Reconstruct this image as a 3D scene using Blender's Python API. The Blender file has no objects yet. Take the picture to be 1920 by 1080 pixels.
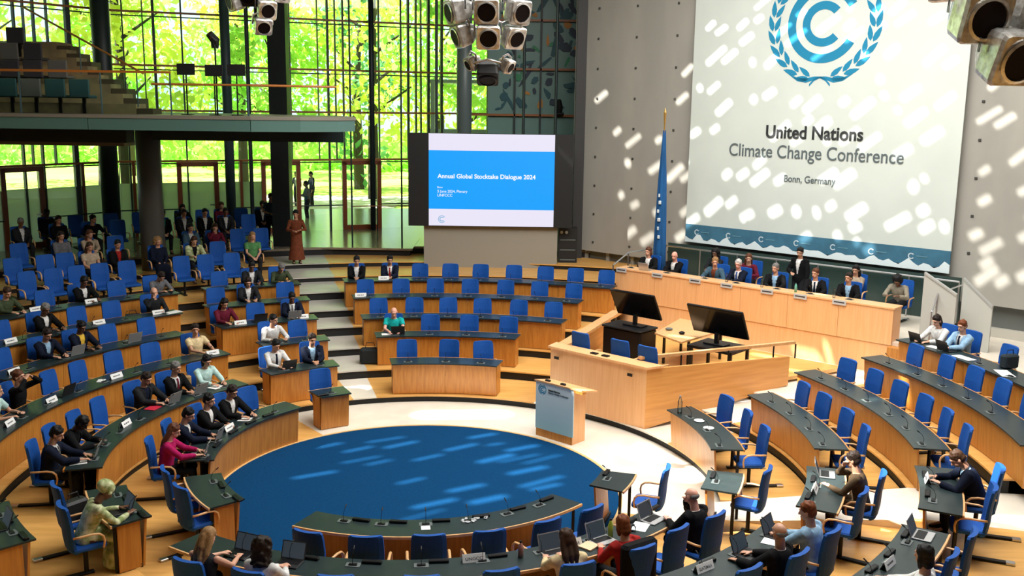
import bpy, bmesh, math, random
from mathutils import Vector, Matrix, Euler
random.seed(7)
S = bpy.context.scene
COL = S.collection
PI = math.pi
R_ = math.radians
# ---------------------------------------------------------------- camera
cam_d = bpy.data.cameras.new('camera'); cam = bpy.data.objects.new('camera', cam_d); COL.objects.link(cam)
S.camera = cam
cam_d.sensor_width = 36; cam_d.lens = 34.69; cam_d.clip_end = 400
_p, _r = .184, .014
fw = Vector((0, math.cos(_p), -math.sin(_p))); up0 = Vector((0, math.sin(_p), math.cos(_p))); rt0 = Vector((1, 0, 0))
rt = rt0*math.cos(_r)+up0*math.sin(_r); up = -rt0*math.sin(_r)+up0*math.cos(_r)
mw = Matrix((rt, up, -fw)).transposed().to_4x4(); mw.translation = Vector((1.595, -16.36, 6.67))
cam.matrix_world = mw
# the hall: carpet centre is the origin; the podium axis runs at 48 degrees
AX = R_(48); U = Vector((math.cos(AX), math.sin(AX), 0)); T = Vector((U.y, -U.x, 0))
def L(a, t, z=0.0): return U*a+T*t+Vector((0, 0, z))
CEIL = 13.0
# ---------------------------------------------------------------- light
w = bpy.data.worlds.new('sky'); S.world = w; w.use_nodes = True
bg = w.node_tree.nodes['Background']
bg.inputs[0].default_value = (.80, .92, 1.0, 1); bg.inputs[1].default_value = 1.6
SUN = Vector((-.63, -.10, .77)).normalized()          # towards the sun
ld = bpy.data.lights.new('sun', 'SUN'); ld.energy = 20.0; ld.angle = .011; ld.color = (1, .96, .88)
lo = bpy.data.objects.new('sun', ld); COL.objects.link(lo)
lo.rotation_euler = SUN.to_track_quat('Z', 'Y').to_euler()
def area(name, loc, sx, sy, power, color=(1, 1, 1), rot=(0, 0, 0)):
    d = bpy.data.lights.new(name, 'AREA'); d.shape = 'RECTANGLE'; d.size = sx; d.size_y = sy; d.energy = power; d.color = color
    o = bpy.data.objects.new(name, d); COL.objects.link(o); o.location = loc; o.rotation_euler = rot; return o
area('skylight', L(4.5, 3.4, CEIL-.3), 12, 13, 4000, (1, .975, .93), (0, 0, AX))
area('skylight', (-7, -1, CEIL-.3), 8, 10, 130, (1, .95, .88))
area('skylight', L(10.0, 0, CEIL-.3), 6, 13, 420, (1, .99, .96), (0, 0, AX))
S.view_settings.view_transform = 'Standard'; S.view_settings.look = 'None'
S.view_settings.gamma = 1; S.view_settings.use_curve_mapping = False; S.view_settings.exposure = 0.0
S.cycles.max_bounces = 6; S.cycles.diffuse_bounces = 3; S.cycles.glossy_bounces = 3; S.cycles.transparent_max_bounces = 12
S.cycles.use_denoising = True; S.cycles.sample_clamp_indirect = 4; S.cycles.caustics_reflective = False; S.cycles.caustics_refractive = False
# ---------------------------------------------------------------- materials
MATS = {}
def mat(name, col, rough=.6, metal=0., noise=0., scale=6., spec=.5, emit=0., stretch=None, bump=0., col2=None, sheen=0.):
    if name in MATS: return MATS[name]
    m = bpy.data.materials.new(name); m.use_nodes = True; nt = m.node_tree; N = nt.nodes; K = nt.links
    b = N['Principled BSDF']; b.inputs['Roughness'].default_value = rough; b.inputs['Metallic'].default_value = metal
    b.inputs['Specular IOR Level'].default_value = spec
    c = (*col, 1)
    if noise or col2:
        tc = N.new('ShaderNodeTexCoord'); mp = N.new('ShaderNodeMapping'); nz = N.new('ShaderNodeTexNoise'); rp = N.new('ShaderNodeMix'); rp.data_type = 'RGBA'
        nz.inputs['Scale'].default_value = scale; nz.inputs['Detail'].default_value = 3
        if stretch: mp.inputs['Scale'].default_value = stretch
        K.new(tc.outputs['Object'], mp.inputs['Vector']); K.new(mp.outputs[0], nz.inputs['Vector'])
        d = col2 or tuple(x*(1-noise) for x in col)
        rp.inputs[6].default_value = c; rp.inputs[7].default_value = (*d, 1)
        mr = N.new('ShaderNodeMapRange'); mr.inputs['From Min'].default_value = .35; mr.inputs['From Max'].default_value = .65
        K.new(nz.outputs['Fac'], mr.inputs['Value']); K.new(mr.outputs[0], rp.inputs[0]); K.new(rp.outputs[2], b.inputs['Base Color'])
        if bump:
            bp = N.new('ShaderNodeBump'); bp.inputs['Strength'].default_value = bump; bp.inputs['Distance'].default_value = .01
            K.new(nz.outputs['Fac'], bp.inputs['Height']); K.new(bp.outputs[0], b.inputs['Normal'])
    else: b.inputs['Base Color'].default_value = c
    if emit:
        b.inputs['Emission Color'].default_value = c; b.inputs['Emission Strength'].default_value = emit
    if sheen: b.inputs['Sheen Weight'].default_value = sheen
    MATS[name] = m; return m
def glass(name, tint=(.9, 1, .97), refl=.07, rough=.02):
    m = bpy.data.materials.new(name); m.use_nodes = True; nt = m.node_tree; N = nt.nodes; K = nt.links
    N.remove(N['Principled BSDF']); out = N['Material Output']
    tr = N.new('ShaderNodeBsdfTransparent'); tr.inputs[0].default_value = (*tint, 1)
    gl = N.new('ShaderNodeBsdfGlossy'); gl.inputs['Roughness'].default_value = rough
    fr = N.new('ShaderNodeFresnel'); fr.inputs[0].default_value = 1.45
    mx = N.new('ShaderNodeMixShader'); K.new(fr.outputs[0], mx.inputs[0]); K.new(tr.outputs[0], mx.inputs[1]); K.new(gl.outputs[0], mx.inputs[2])
    K.new(mx.outputs[0], out.inputs[0]); MATS[name] = m; return m
def frosted():
    m = bpy.data.materials.new('frosted_glass'); m.use_nodes = True; nt = m.node_tree; N = nt.nodes; K = nt.links
    N.remove(N['Principled BSDF']); out = N['Material Output']
    tr = N.new('ShaderNodeBsdfTransparent'); tr.inputs[0].default_value = (.55, .70, .62, 1)
    di = N.new('ShaderNodeBsdfTranslucent'); di.inputs[0].default_value = (.34, .38, .34, 1)
    mx = N.new('ShaderNodeMixShader'); mx.inputs[0].default_value = .85; K.new(tr.outputs[0], mx.inputs[1]); K.new(di.outputs[0], mx.inputs[2]); K.new(mx.outputs[0], out.inputs[0])
    return m
def woodmat(name, c1, c2, rough=.35, sx=(14, 14, .8)):
    return mat(name, c1, rough, col2=c2, scale=1.6, stretch=sx)
WOOD = woodmat('desk_wood', (.56, .235, .042), (.45, .17, .028))
WOODP = woodmat('pale_podium_wood', (.84, .47, .22), (.78, .41, .18), .3)
WOODR = woodmat('rostrum_wood', (.74, .36, .11), (.64, .29, .08), .3, (.6, .6, 9))
BEECH = mat('beech_armrest', (.72, .40, .17), .35, noise=.15, scale=12)
FLOORW = woodmat('floor_wood', (.78, .43, .13), (.66, .34, .09), .3, (.8, 5, 1))
STONE = mat('pale_stone', (.80, .73, .62), .35, col2=(.72, .65, .55), scale=2.2)
STEPST = mat('aisle_stone', (.56, .52, .46), .4, col2=(.48, .45, .40), scale=2.0)
CARPET = mat('blue_carpet', (.001, .046, .135), .95, spec=.1, col2=(.001, .036, .110), scale=30, bump=.3)
BLACK = mat('black_plinth', (.006, .006, .006), .6)
DESKT = mat('dark_linoleum', (.012, .023, .025), .32, spec=.4, col2=(.017, .029, .031), scale=9)
BLUE = mat('blue_fabric', (.004, .078, .36), .7, spec=.3, col2=(.003, .064, .30), scale=60)
BMET = mat('black_metal', (.006, .006, .007), .45, spec=.3)
SILV = mat('silver_metal', (.6, .6, .62), .3, metal=1)
CHROME = mat('chrome_housing', (.90, .89, .86), .22, metal=.5, col2=(.50, .48, .45), scale=11, bump=.7)
PLAS = mat('black_plastic', (.006, .006, .007), .4, spec=.2)
SCRN = mat('screen_glass', (.005, .005, .006), .15, spec=.3)
GREY = mat('grey_plastic', (.10, .12, .12), .5)
PAPER = mat('white_paper', (.82, .82, .80), .7)
INK = mat('dark_ink', (.03, .03, .035), .7)
DARKINK = mat('banner_black', (.015, .018, .02), .7)
GREYINK = mat('banner_grey', (.10, .13, .14), .7)
CONC = None
# ---------------------------------------------------------------- mesh helpers
class MB:
    def __init__(s): s.v = []; s.f = []; s.mi = []; s.m = 0
    def add(s, vs, fs):
        b = len(s.v); s.v += [Vector(v) for v in vs]
        for f in fs: s.f.append([b+i for i in f]); s.mi.append(s.m)
        return s
    def box(s, x0, y0, z0, x1, y1, z1, M=None):
        vs = [Vector(p) for p in ((x0, y0, z0), (x1, y0, z0), (x1, y1, z0), (x0, y1, z0), (x0, y0, z1), (x1, y0, z1), (x1, y1, z1), (x0, y1, z1))]
        if M is not None: vs = [M @ v for v in vs]
        return s.add(vs, [(0, 3, 2, 1), (4, 5, 6, 7), (0, 1, 5, 4), (1, 2, 6, 5), (2, 3, 7, 6), (3, 0, 4, 7)])
    def rbox(s, x0, y0, z0, x1, y1, z1, r, M=None, n=3):
        """box with rounded vertical edges and chamfered rims"""
        def ring(z, ins):
            o = []
            rr = max(r-ins, .001)
            for cx, cy, a0 in ((x1-r, y1-r, 0), (x0+r, y1-r, 90), (x0+r, y0+r, 180), (x1-r, y0+r, 270)):
                for k in range(n+1):
                    a = R_(a0+90*k/n); o.append(Vector((cx+rr*math.cos(a), cy+rr*math.sin(a), z)))
            return o
        c = min(r*.5, (z1-z0)*.3)
        rs = [ring(z0, c), ring(z0+c, 0), ring(z1-c, 0), ring(z1, c)]
        return s.loft(rs, M=M)
    def loft(s, rings, M=None, cap=True, closed=True):
        n = len(rings[0]); vs = [v for r in rings for v in r]
        if M is not None: vs = [M @ Vector(v) for v in vs]
        fs = []
        for i in range(len(rings)-1):
            for j in range(n if closed else n-1):
                k = (j+1) % n; fs.append((i*n+j, i*n+k, (i+1)*n+k, (i+1)*n+j))
        if cap: fs.append(list(range(n))[::-1]); fs.append([(len(rings)-1)*n+j for j in range(n)])
        return s.add(vs, fs)
    def cyl(s, p0, p1, r0, r1=None, n=12):
        return s.tube([p0, p1], [r0, r0 if r1 is None else r1], n)
    def tube(s, pts, rad, n=8, flat=1.0, upv=None, round_end=False):
        pts = [Vector(p) for p in pts]
        if not hasattr(rad, '__len__'): rad = [rad]*len(pts)
        if round_end:
            d0 = (pts[0]-pts[1]).normalized(); d1 = (pts[-1]-pts[-2]).normalized(); r0, r1 = rad[0], rad[-1]
            pts = [pts[0]+d0*r0*.95, pts[0]+d0*r0*.6]+pts+[pts[-1]+d1*r1*.6, pts[-1]+d1*r1*.95]
            rad = [r0*.3, r0*.8]+list(rad)+[r1*.8, r1*.3]
        rings = []
        ref = upv and Vector(upv)
        for i, p in enumerate(pts):
            d = (pts[min(i+1, len(pts)-1)]-pts[max(i-1, 0)]).normalized()
            q = ref or (Vector((0, 0, 1)) if abs(d.z) < .9 else Vector((0, 1, 0)))
            a = d.cross(q).normalized(); b = a.cross(d).normalized()
            rings.append([p+a*rad[i]*math.cos(2*PI*k/n)+b*rad[i]*flat*math.sin(2*PI*k/n) for k in range(n)])
        return s.loft(rings)
    def ell(s, c, r, n=16, m=10, M=None):
        c = Vector(c); rings = []
        for i in range(1, m):
            a = -PI/2+PI*i/m
            rings.append([Vector((math.cos(2*PI*k/n)*math.cos(a)*r[0], math.sin(2*PI*k/n)*math.cos(a)*r[1], math.sin(a)*r[2])) for k in range(n)])
        vs = [v for q in rings for v in q]+[Vector((0, 0, -r[2])), Vector((0, 0, r[2]))]
        if M is not None: vs = [M @ v for v in vs]
        vs = [c+v for v in vs]; fs = []
        for i in range(m-2):
            for j in range(n): k = (j+1) % n; fs.append((i*n+j, i*n+k, (i+1)*n+k, (i+1)*n+j))
        b = (m-1)*n
        for j in range(n): k = (j+1) % n; fs.append((b, k, j)); fs.append((b+1, (m-2)*n+j, (m-2)*n+k))
        return s.add(vs, fs)
    def arc(s, r0, r1, a0, a1, z0, z1, step=2.5, slope=0.):
        n = max(2, int(abs(a1-a0)/step)+1); rings = []
        if slope:
            for i in range(n+1):
                a = R_(a0+(a1-a0)*i/n); c, q = math.cos(a), math.sin(a); s0, s1 = r0+slope, r1+slope
                rings.append([Vector((s0*c, s0*q, z0)), Vector((s1*c, s1*q, z0)), Vector((r1*c, r1*q, z1)), Vector((r0*c, r0*q, z1))])
            return s.loft(rings)
        for i in range(n+1):
            a = R_(a0+(a1-a0)*i/n); c, q = math.cos(a), math.sin(a)
            rings.append([Vector((r0*c, r0*q, z0)), Vector((r1*c, r1*q, z0)), Vector((r1*c, r1*q, z1)), Vector((r0*c, r0*q, z1))])
        return s.loft(rings)
    def prism(s, poly, z0, z1):
        n = len(poly); return s.loft([[Vector((p[0], p[1], z0)) for p in poly], [Vector((p[0], p[1], z1)) for p in poly]])
    def mesh(s, name, smooth=False, off=None):
        me = bpy.data.meshes.new(name)
        vs = s.v if off is None else [v-off for v in s.v]
        me.from_pydata([tuple(v) for v in vs], [], s.f)
        bm = bmesh.new(); bm.from_mesh(me); bmesh.ops.recalc_face_normals(bm, faces=bm.faces); bm.to_mesh(me); bm.free()
        for i, p in enumerate(me.polygons): p.material_index = s.mi[i]
        if smooth:
            for p in me.polygons: p.use_smooth = True
        return me
    def build(s, name, m, parent=None, smooth=False, mats=None):
        off = None
        if parent is not None:
            rt_ = parent
            while rt_.parent is not None: rt_ = rt_.parent
            off = rt_.matrix_world.translation
        me = s.mesh(name, smooth, off); o = bpy.data.objects.new(name, me); COL.objects.link(o)
        for q in (mats or [m]): me.materials.append(q)
        if parent is not None: o.parent = parent
        return o
def tag(o, label=None, cat=None, group=None, kind=None):
    if label: o['label'] = label
    if cat: o['category'] = cat
    if group: o['group'] = group
    if kind: o['kind'] = kind
    return o
def empty(name, loc=(0, 0, 0), rz=0.):
    o = bpy.data.objects.new(name, None); COL.objects.link(o); o.empty_display_size = .1
    o.matrix_world = Matrix.Translation(Vector(loc)) @ Matrix.Rotation(rz, 4, 'Z'); return o
def struct(name, mb, m, smooth=False): return tag(mb.build(name, m, smooth=smooth), kind='structure')
def copytree(o, parent=None):
    c = o.copy(); COL.objects.link(c); c.parent = parent
    for ch in o.children: copytree(ch, c)
    return c
def place(proto, loc, rz, used=set()):
    o = proto if proto.name not in used else copytree(proto)
    used.add(proto.name); o.matrix_world = Matrix.Translation(Vector(loc)) @ Matrix.Rotation(rz, 4, 'Z')
    o.location = loc; o.rotation_euler = (0, 0, rz); return o
def pol(r, deg, z=0.): return Vector((r*math.cos(R_(deg)), r*math.sin(R_(deg)), z))
# ---------------------------------------------------------------- terraces
RR = [3.53, 5.20, 6.77, 8.20, 9.57, 10.81, 12.3, 14.0, 15.7, 17.5, 18.6]
ZZ = [0, .158, .368, .566, .813, 1.02, 1.25, 1.40, 1.55, 1.80]
struct('floor', MB().arc(.001, 3.53, 0, 360, -.06, 0.006, 4), CARPET)
o = MB().arc(3.53, 5.25, -14, 128, -.06, 0); struct('floor', o, STONE)
struct('floor', MB().arc(3.53, 5.25, 128, 346, -.06, 0), FLOORW)
struct('trim_1', MB().arc(3.50, 3.56, 0, 360, -.02, .014, 3), mat('carpet_edge', (.75, .48, .2), .4))
def ringr(k, a0):                       # the terraces run closer to the carpet on the near side
    d = .55 if 228 <= a0 < 328 else .2 if 200 <= a0 < 353 else 0
    return RR[k]-(d if 0 < k <= 5 else 0)
def sectors(k):
    if k <= 5: return [(-7, 25, 'w'), (25, 66, 's'), (66, 105.8, 'w'), (105.8, 111.6, 'g'), (111.6, 200, 'w'), (200, 228, 'w'), (228, 328, 'w'), (328, 344, 'w'), (344, 353, 'p')]
    return [(66, 106, 'w'), (106, 111.6, 'g'), (111.6, 200, 'w')]
for k in range(1, 9):
    r0, r1, z0, z1 = RR[k], RR[k+1]+.03, ZZ[k-1], ZZ[k]
    for a0, a1, c in sectors(k):
        if a0 == 344: continue
        flat = a0 >= 228 or a0 == 25
        if flat and k > 3: continue
        z1 = ZZ[k]      # level floor behind the near right blocks
        r0 = ringr(k, a0); r1 = ringr(k+1, a0)+.03 if not (flat and k == 3) else 12.4
        struct('floor', MB().arc(r0, r1, a0, a1, z1-.03, z1), {'w': FLOORW, 's': STONE, 'g': STEPST if k > 1 else STONE, 'p': STONE}[c])
    z1 = ZZ[k]
    for lo_, hi_ in (([(-7, 200), (200, 228), (228, 328), (328, 344)] if k < 4 else [(-7, 25), (66, 200), (200, 228)]) if k <= 5 else [(66, 200)]):
        r0 = ringr(k, lo_); struct('trim_2', MB().arc(r0+.05, r0+.2, lo_, hi_, z0-.05, z1-.031, 3), BLACK)
struct('floor', MB().arc(12.3, 26, -7, 66, .95, 1.02, 4), STONE); struct('floor', MB().arc(12.4, 26, 228, 344, .45, .566, 4), FLOORW)     # outer walkway
struct('floor', MB().arc(17.5, 30, 66, 205, 1.73, 1.80, 4), mat('entry_floor', (.30, .24, .17), .18, noise=.25, scale=3))
struct('trim_3', MB().arc(17.5, 17.6, 66, 205, 1.2, 1.73, 4), BLACK)
struct('floor', MB().box(-40, -30, -.3, 40, 30, -.12), BLACK)
rings = []
for i in range(7):          # pale ramp on the right-hand aisle
    a = R_(344+9*i/6); c_, s_ = math.cos(a), math.sin(a); rings.append([Vector((r*c_, r*s_, z)) for r, z in ((4.4, -.05), (4.4, .004), (8.2, .566), (26, .566), (26, -.05))])
struct('floor', MB().loft(rings), STONE)
# black stage edge under the entry platform, beside the steps
struct('trim_4', MB().box(-5.6, 16.9, 1.25, -1.9, 17.35, 1.74), BLACK)
struct('floor', MB().box(-5.7, 16.8, 1.74, -1.8, 19.5, 1.81), mat('entry_floor', (0, 0, 0)))
# ---------------------------------------------------------------- desks
SEATNAME = ['first', 'second', 'third', 'fourth', 'fifth', 'sixth']
WHERE = {'a': 'long left', 'b': 'lower left', 'c': 'short middle left', 'd': 'central', 'e': 'right-hand', 'f': 'small right', 'g': 'near', 'h': 'lone left'}
DESKS = {  # ring+block: (start, end, seats)
'0a': (137.3, 190.5, [146.1, 154.2, 163.7, 175.3, 187.5]), '0b': (201.5, 223, [207.5, 218.5]), '0g': (-114.8, -40, [-104.3, -94.1, -82.5, -71.3, -59.8, -49]),
'0f': (-27.7, -15.5, [-21.5]), '0h': (117, 127, [122.5]),
'1a': (138.8, 196.4, [143.8, 151.5, 159.3, 169.5, 177.3, 184.5, 192.0]), '1b': (207, 223.6, [211.5, 220.0]), '1c': (114.3, 131, [118.4, 126.7]),
'1d': (75.8, 102, [97.9, 88.8, 80.2]), '1e': (-2.3, 23.6, [17.2, 8.6, -.3]), '1f': (-23.3, -14, [-19.5]), '1g': (-124, -39.4, [-113.1, -104.6, -94.5, -84, -74.5, -64.7, -55.4, -47.6, -40.0]),
'2a': (132.9, 188, [136.3, 144.5, 151.3, 158, 163.7, 170.6, 177.3]), '2b': (211.5, 225.3, [216, 222]), '2c': (112.8, 125.6, [117.2, 122.2]), '2d': (76, 103.7, [99.9, 93.3, 86.1, 78.9]),
'2e': (-5.8, 20.8, [16, 10, 2.6, -4.1]), '2f': (-28.6, -13.5, [-20.6, -27.0]), '2g': (-60, -36, [-52.5, -46.3, -39.2]),
'3a': (134.9, 166, [138.5, 144.5, 149.3, 154.6, 160.7]), '3c': (112.5, 128.7, [115.8, 121.4, 126.6]), '3d': (69.8, 105.2, [102, 96.2, 90.3, 84.6, 78.7, 72.6]),
'3e': (-8.1, 24.6, [20.4, 15, 9.7, 4, -1.1, -6.6]), '3f': (-26.5, -14, [-18.5, -24.0]), '3g': (-46, -31.4, [-44.5, -40.4, -35.4]),
'4a': (131.8, 158.5, [134.1, 139.7, 144.5, 149.3, 154.5]), '4c': (112.2, 127.4, [115.1, 120.5, 125.1]), '4d': (69.8, 105.6, [103.3, 98, 92.9, 87.6, 82.3, 77, 71.9]),
'4e': (-9.8, 22.8, [19.3, 14.2, 9.5, 4.8, 0]), '4g': (-40, -33, [-36.5]),
'5a': (128.9, 152.5, [130.6, 135.4, 139.8, 144.3, 149.1]), '5c': (112.3, 125.3, [114.6, 118.3, 122.4]), '5d': (67, 106.1, [104, 99.4, 95.3, 91, 86.8, 82, 77.5, 73.3, 68.9]),
'5e': (4.9, 24.6, [22.3, 19.1, 13.2, 8.4])}
def rowname(key): return '%s desk of the %s block' % (SEATNAME[int(key[0])], WHERE[key[1]])
RT = {'a': [3.42, 5.1, 6.85, 8.4, 9.65, 11.1], 'b': [3.3, 4.75, 6.35], 'c': [0, 5.4, 7.0, 8.5, 9.75, 11.0], 'd': [0, 5.2, 7.0, 8.2, 9.65, 11.0],
      'e': [0, 5.05, 6.7, 8.2, 9.7, 10.95], 'f': [3.24, 4.95, 6.47, 8.05], 'g': [2.95, 4.55, 6.3, 7.95, 9.5], 'h': [3.75]}
BACK = {'a': [4.45, 6.15, 7.58, 9.0, 10.28, 11.7], 'b': [4.2, 5.78, 7.3], 'c': [0, 6.1, 7.45, 9.0, 10.3, 11.6], 'd': [0, 5.98, 7.6, 8.85, 10.15, 11.5],
      'e': [0, 6.02, 7.56, 9.03, 10.4, 11.8], 'f': [4.38, 5.92, 7.35, 9.0], 'g': [4.25, 5.7, 7.25, 8.85, 10.2], 'h': [4.4]}
def make_desk(key):
    k = int(key[0]); a0, a1, seats = DESKS[key]; z = ZZ[k] if key != '4g' else ZZ[3]; r = RT[key[1]][k]+.06
    am = (a0+a1)/2; e = empty('conference_desk', pol(r+.25, am, z))
    tag(e, 'curved wooden desk with black top, %s from the carpet in the %s block' % (SEATNAME[k], WHERE[key[1]]), 'desk', 'curved desks around the blue carpet')
    dg = math.degrees(1/(r+.25))
    tp = MB().arc(r-.06, r+.50, a0, a1, z+.715, z+.742, 2); tp.build('desktop', DESKT, e)
    MB().arc(r+.50, r+.525, a0, a1, z+.705, z+.742, 2).build('desk_edge', BEECH if key[1] in 'gbf' or k == 0 else WOOD, e)
    fp = MB(); n = max(1, round((a1-a0)*r*PI/180/1.6)); g = .0035*dg
    i0, i1 = a0+.035*dg, a1-.035*dg
    for i in range(n):
        b0 = i0+(i1-i0)*i/n; b1 = i0+(i1-i0)*(i+1)/n
        fp.arc(r+.0, r+.03, b0+(g if i else 0), b1-(g if i < n-1 else 0), z+.012, z+.715, 2, .06)
    fp.build('front_panel', WOOD, e)
    for a in {'c': (i0, i1), 'd': (i0, i1), 'b': (i0, i1), 'h': (i0, i1), 'a': (i0,), 'e': (i1,)}.get(key[1], ()):
        sg = 1 if a == i0 else -1
        MB().arc(r+.10, r+.42, a, a+sg*.035*dg, z+.012, z+.70, 9).build('side_panel', WOOD, e)
    MB().arc(r+.09, r+.12, i0, i1, z+.002, z+.06, 2).build('plinth', BLACK, e)
    for a in ([i0+.06*dg, i1-.06*dg]):
        p = pol(r+.43, a, z); MB().box(p.x-.022, p.y-.022, z+.002, p.x+.022, p.y+.022, z+.71).build('leg', BMET, e)
    return e
for key in DESKS: make_desk(key)
# ---------------------------------------------------------------- conference chair (faces +Y)
def make_chair():
    e = empty('conference_chair')
    s = MB(); s.rbox(-.245, -.22, .425, .245, .25, .495, .07); s.build('seat', BLUE, e, smooth=False)
    b = MB(); rings = []
    prof = [(.40, -.19, .20), (.46, -.215, .225), (.60, -.235, .235), (.80, -.245, .24), (.98, -.27, .235), (1.06, -.285, .225), (1.085, -.29, .20)]
    for z, y, hw in prof:
        fr = []; bk = []
        for i in range(9):
            u = -1+i/4; x = hw*u; c = .045*u*u
            th = .030 if abs(u) < .99 else .018
            fr.append(Vector((x, y+c+th, z))); bk.append(Vector((x, y+c-th, z)))
        rings.append(fr+bk[::-1])
    b.loft(rings); b.build('backrest', BLUE, e, smooth=False)
    for sx in (-1, 1):
        a = MB(); X = .285*sx
        a.tube([(X*.88, -.20, .665), (X, -.12, .675), (X, .04, .68), (X, .13, .665), (X, .18, .62), (X, .195, .55), (X*.97, .18, .455)], .021, 8, .75)
        a.build('armrest', BEECH, e, smooth=True)
    c = MB(); c.cyl((0, 0, .04), (0, 0, .43), .032, n=10); c.rbox(-.12, -.14, .40, .12, .14, .425, .02); c.build('column', BMET, e)
    f = MB(); f.rbox(-.04, -.50, .004, .04, .10, .035, .01); f.build('floor_bar', BMET, e)
    t = MB(); t.rbox(-.045, -.62, .003, .045, -.50, .04, .01); t.build('bar_tip', SILV, e)
    tag(e, 'x', 'chair'); return e
CHAIR = make_chair()
ORD = ['first', 'second', 'third', 'fourth', 'fifth', 'sixth', 'seventh', 'eighth', 'ninth']
# ---------------------------------------------------------------- people
SKIN = {'light': mat('skin_light', (.62, .33, .22), .5), 'tan': mat('skin_tan', (.52, .27, .17), .5), 'brown': mat('skin_brown', (.17, .075, .04), .5), 'dark': mat('skin_dark', (.05, .022, .014), .5), 'pink': mat('skin_pink', (.72, .36, .27), .5)}
EYE = mat('eye_dark', (.02, .015, .012), .3); LIP = mat('lip_tone', (.38, .10, .08), .5)
def remesh(mb, voxel, name, smooth_it=0):
    me = mb.mesh('tmp'); o = bpy.data.objects.new('tmp', me); COL.objects.link(o)
    m = o.modifiers.new('r', 'REMESH'); m.mode = 'VOXEL'; m.voxel_size = voxel; m.use_smooth_shade = True
    if smooth_it:
        q = o.modifiers.new('s', 'SMOOTH'); q.iterations = smooth_it; q.factor = .5
    bpy.context.view_layer.update(); dg = bpy.context.evaluated_depsgraph_get()
    r = bpy.data.meshes.new_from_object(o.evaluated_get(dg)); r.name = name
    bpy.data.objects.remove(o); bpy.data.meshes.remove(me)
    for p in r.polygons: p.use_smooth = True
    return r
def ik(s, h, l1, l2, pole):
    s = Vector(s); h = Vector(h); d = h-s; D = min(d.length, (l1+l2)*.995); dn = d.normalized(); h = s+dn*D
    a = (l1*l1-l2*l2+D*D)/(2*D); q = math.sqrt(max(l1*l1-a*a, 0)); pl = Vector(pole); pl = (pl-dn*pl.dot(dn)).normalized()
    return s+dn*a+pl*q, h
POSES = {  # lean deg, head pitch, head yaw, left hand, right hand
 'type': (9, 24, 0, (-.13, .50, .80), (.13, .50, .80)), 'fold': (6, 12, 8, (-.045, .46, .79), (.045, .44, .79)),
 'look': (2, 3, -22, (-.20, .45, .78), (.10, .44, .79)), 'chin': (12, 14, -6, (-.10, .44, .79), (.05, .26, 1.10)),
 'write': (24, 42, 5, (-.16, .52, .79), (.12, .55, .79)), 'lap': (-4, 10, 6, (-.07, .27, .62), (.07, .28, .63)),
 'raise': (4, 0, 0, (-.09, .22, 1.22), (.09, .22, 1.22)), 'lean': (16, 8, 30, (-.22, .42, .78), (.16, .48, .80)),
 'stand': (1, 12, 5, (-.27, .10, .80), (.10, .24, 1.05)), 'hold': (1, 10, -12, (-.10, .26, 1.10), (.12, .27, 1.08))}
CACHE = {}
def skel(pose):
    st = pose in ('stand', 'hold'); lean, hp, hy, LH, RH = POSES[pose]
    z0 = .92 if st else .56
    P = Vector((0, -.03, z0)); sp = Vector((0, math.sin(R_(lean)), math.cos(R_(lean))))
    N = P+sp*.50; C = P+sp*.33; S0 = P+sp*.43
    M = Matrix.Rotation(R_(hy), 4, 'Z') @ Matrix.Rotation(-R_(hp), 4, 'X')
    H = N+sp*.045+M @ Vector((0, .03, .122))
    sh = [S0+Vector((s*.188, .0, 0)) for s in (-1, 1)]
    arms = []
    for s, h in ((0, LH), (1, RH)):
        sg = -1 if s == 0 else 1
        e, h2 = ik(sh[s], h, .285, .26, (sg*.62, -.25, -.62)); arms.append((sh[s], e, h2))
    legs = []
    for sg in (-1, 1):
        hip = P+Vector((sg*.09, 0, -.02))
        if st: legs.append((hip, Vector((sg*.095, .02, .48)), Vector((sg*.10, -.02, .08)), Vector((sg*.11, .14, .035))))
        else: legs.append((hip, Vector((sg*.13, .40, .53)), Vector((sg*.12, .38, .10)), Vector((sg*.13, .53, .035))))
    return dict(P=P, N=N, C=C, S0=S0, sp=sp, H=H, M=M, arms=arms, legs=legs, st=st)
def torso(mb, k, g=0., zlow=0.):
    P, sp = k['P'], k['sp']; F = Vector((0, 1, 0)); rings = []
    prof = [(-.10+zlow, .150, .105), (-.02, .165, .120), (.10, .148, .110), (.20, .150, .112), (.31, .172, .120), (.40, .180, .105), (.445, .150, .085), (.475, .075, .065)]
    for d, rx, ry in prof:
        c = P+sp*d; f = (F-sp*F.dot(sp)).normalized(); gg = g if d < .46 else g*.4
        rings.append([c+Vector((1, 0, 0))*(rx+gg)*math.cos(2*PI*i/16)+f*(ry+gg)*math.sin(2*PI*i/16) for i in range(16)])
    mb.loft(rings)
def hand(mb, e, h, sg):
    d = (Vector(h)-Vector(e)).normalized(); up_ = Vector((0, 0, 1))
    if abs(d.z) > .8: up_ = Vector((0, -1, 0))
    x = d.cross(up_).normalized(); y = x.cross(d).normalized(); h = Vector(h)
    mb.loft([[h+d*a+x*wd*math.cos(2*PI*i/10)+y*.014*math.sin(2*PI*i/10) for i in range(10)] for a, wd in ((-.01, .024), (.02, .034), (.06, .040), (.085, .037))])
    for i, (o, ln) in enumerate(((-.031, .060), (-.0105, .072), (.0105, .068), (.031, .052))):
        b = h+d*.078+x*o; m = b+d*ln*.5+x*o*.12; t = m+d*ln*.38-y*ln*.42
        mb.tube([b, m, t], [.0095, .009, .008], 7, round_end=True)
    b = h+d*.02-x*sg*.032; m = b+d*.03-x*sg*.026-y*.004; mb.tube([b, m, m+d*.032-x*sg*.004-y*.012], [.0125, .011, .009], 7, round_end=True)
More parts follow.
